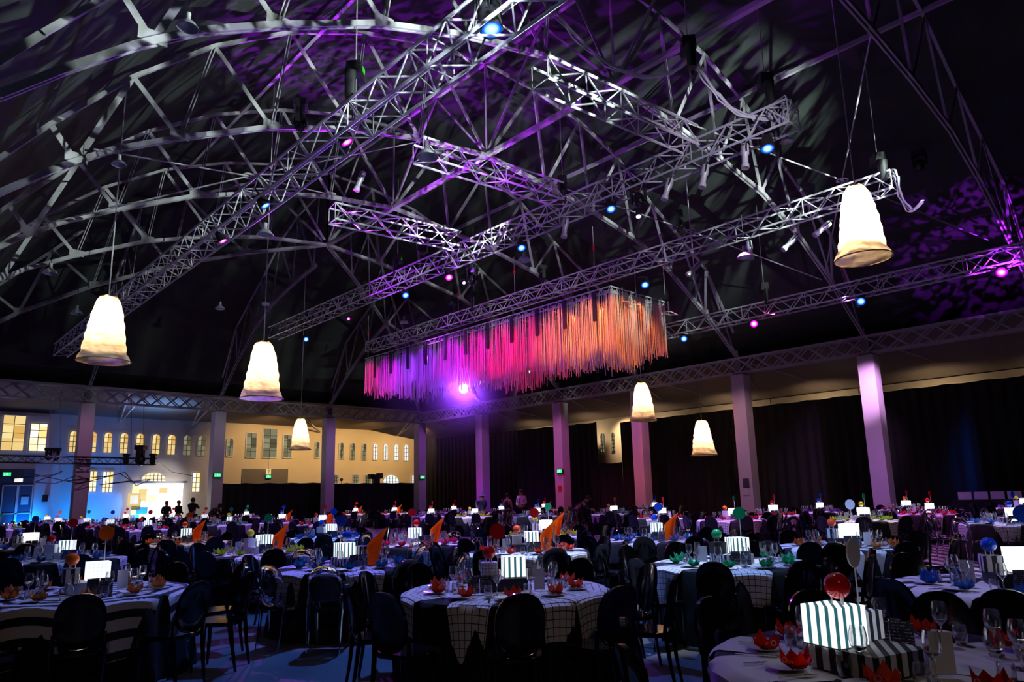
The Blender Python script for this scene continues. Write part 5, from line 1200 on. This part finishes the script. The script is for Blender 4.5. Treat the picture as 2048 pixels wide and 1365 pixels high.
def gp(px_, d_): q = AD(px_, 1000, d_); return Vector((q.x, q.y, 0))
def tie(t, S): MB().box((0, .098*S, .68*S), (.022*S, .012*S, .2*S), 0, .8).build('tie', 'dark_wear', t); MB().tube([(-.05*S, .08*S, .52*S), (.05*S, .08*S, .52*S)], .012*S, 6).build('belt', 'dark_wear', t)
fc = lambda p: math.atan2(-p.y, -p.x)-PI/2
p = gp(1043, 34.5); person(p, fc(p)-.5, 'person in a white shirt and dark tie standing near the pink post', 1.84, HOLD, ('shirt', True, 'shirt'), ('dark_wear', True, 'trousers'), 'hair', extra=tie)
p = gp(1015, 32.0); person(p, fc(p)+2.4, 'person with bare shoulders in a dark dress, seen from behind', 1.68, HOLD, ('dark_wear', False, 'dress_top'), ('dark_wear', False, 'skirt'), 'hair')
p = gp(1150, 29.0); person(p, fc(p)+1.5, 'person in navy top with bare legs bending over a table', 1.72, BEND, ('navy', True, 'top'), ('navy', False, 'skirt'), 'hair')
def hat(t, S): MB().lathe([(.001, 1.03), (.05, 1.03), (.06, .965), (.11, .955), (.105, .95), (.001, .95)], 16).build('hat', 'shirt', t, True).scale = (S, S, S)
p = gp(964, 30.0); person(p, fc(p)-.6, 'person in a pale hat raising hands, violet-lit, by the second right post', 1.66, RAISE, ('navy', True, 'jacket'), ('dark_wear', True, 'trousers'), 'hair', extra=hat)
p = gp(386, 41.5); person(p, fc(p)+2.6, 'person silhouetted with raised arm right of the bright display', 1.85, RAISE, ('dark_wear', True, 'jacket'), ('dark_wear', True, 'trousers'), 'hair')
p = gp(421, 39.0); person(p, fc(p)+1.0, 'person in dark clothes leaning toward a table beside the exit-sign post', 1.75, BEND, ('dark_wear', True, 'jacket'), ('dark_wear', True, 'trousers'), 'hair')
p = gp(334, 43.0); person(p, fc(p)+2.9, 'person with red hair in dark coat against the bright display, left one', 1.72, HOLD, ('dark_wear', True, 'coat'), ('dark_wear', False, 'coat_skirt'), 'hair_red')
p = gp(358, 43.5); person(p, fc(p)+2.2, 'person in dark and yellow clothes against the bright display, right one', 1.74, HOLD, ('dark_wear', True, 'coat'), ('yellow_wear', False, 'skirt'), 'hair_red')

# ================================================================== HAZE
m = bpy.data.materials.new('haze'); m.use_nodes = True; N = m.node_tree.nodes; L = m.node_tree.links; N.clear()
o_ = N.new('ShaderNodeOutputMaterial'); vs_ = N.new('ShaderNodeVolumeScatter'); vs_.inputs['Density'].default_value = .010; vs_.inputs['Anisotropy'].default_value = .55; vs_.inputs[0].default_value = (.9, .85, 1, 1)
tc = N.new('ShaderNodeTexCoord'); ln = N.new('ShaderNodeVectorMath'); ln.operation = 'LENGTH'; L.new(tc.outputs['Object'], ln.inputs[0])
f_ = mth(N, L, 'MAXIMUM', mth(N, L, 'SUBTRACT', 1.0, mth(N, L, 'DIVIDE', ln.outputs['Value'], 5.5)), 0.0); L.new(mth(N, L, 'MULTIPLY', mth(N, L, 'POWER', f_, 2.0), .06), vs_.inputs['Density'])
L.new(vs_.outputs[0], o_.inputs['Volume']); M['haze'] = m
o = MB().sphere((0, 0, 0), 5.5, 20, 12).build('haze', 'haze', None, loc=bp); tag(o, 'thin violet haze round the blazing spotlight', 'haze', kind='stuff')
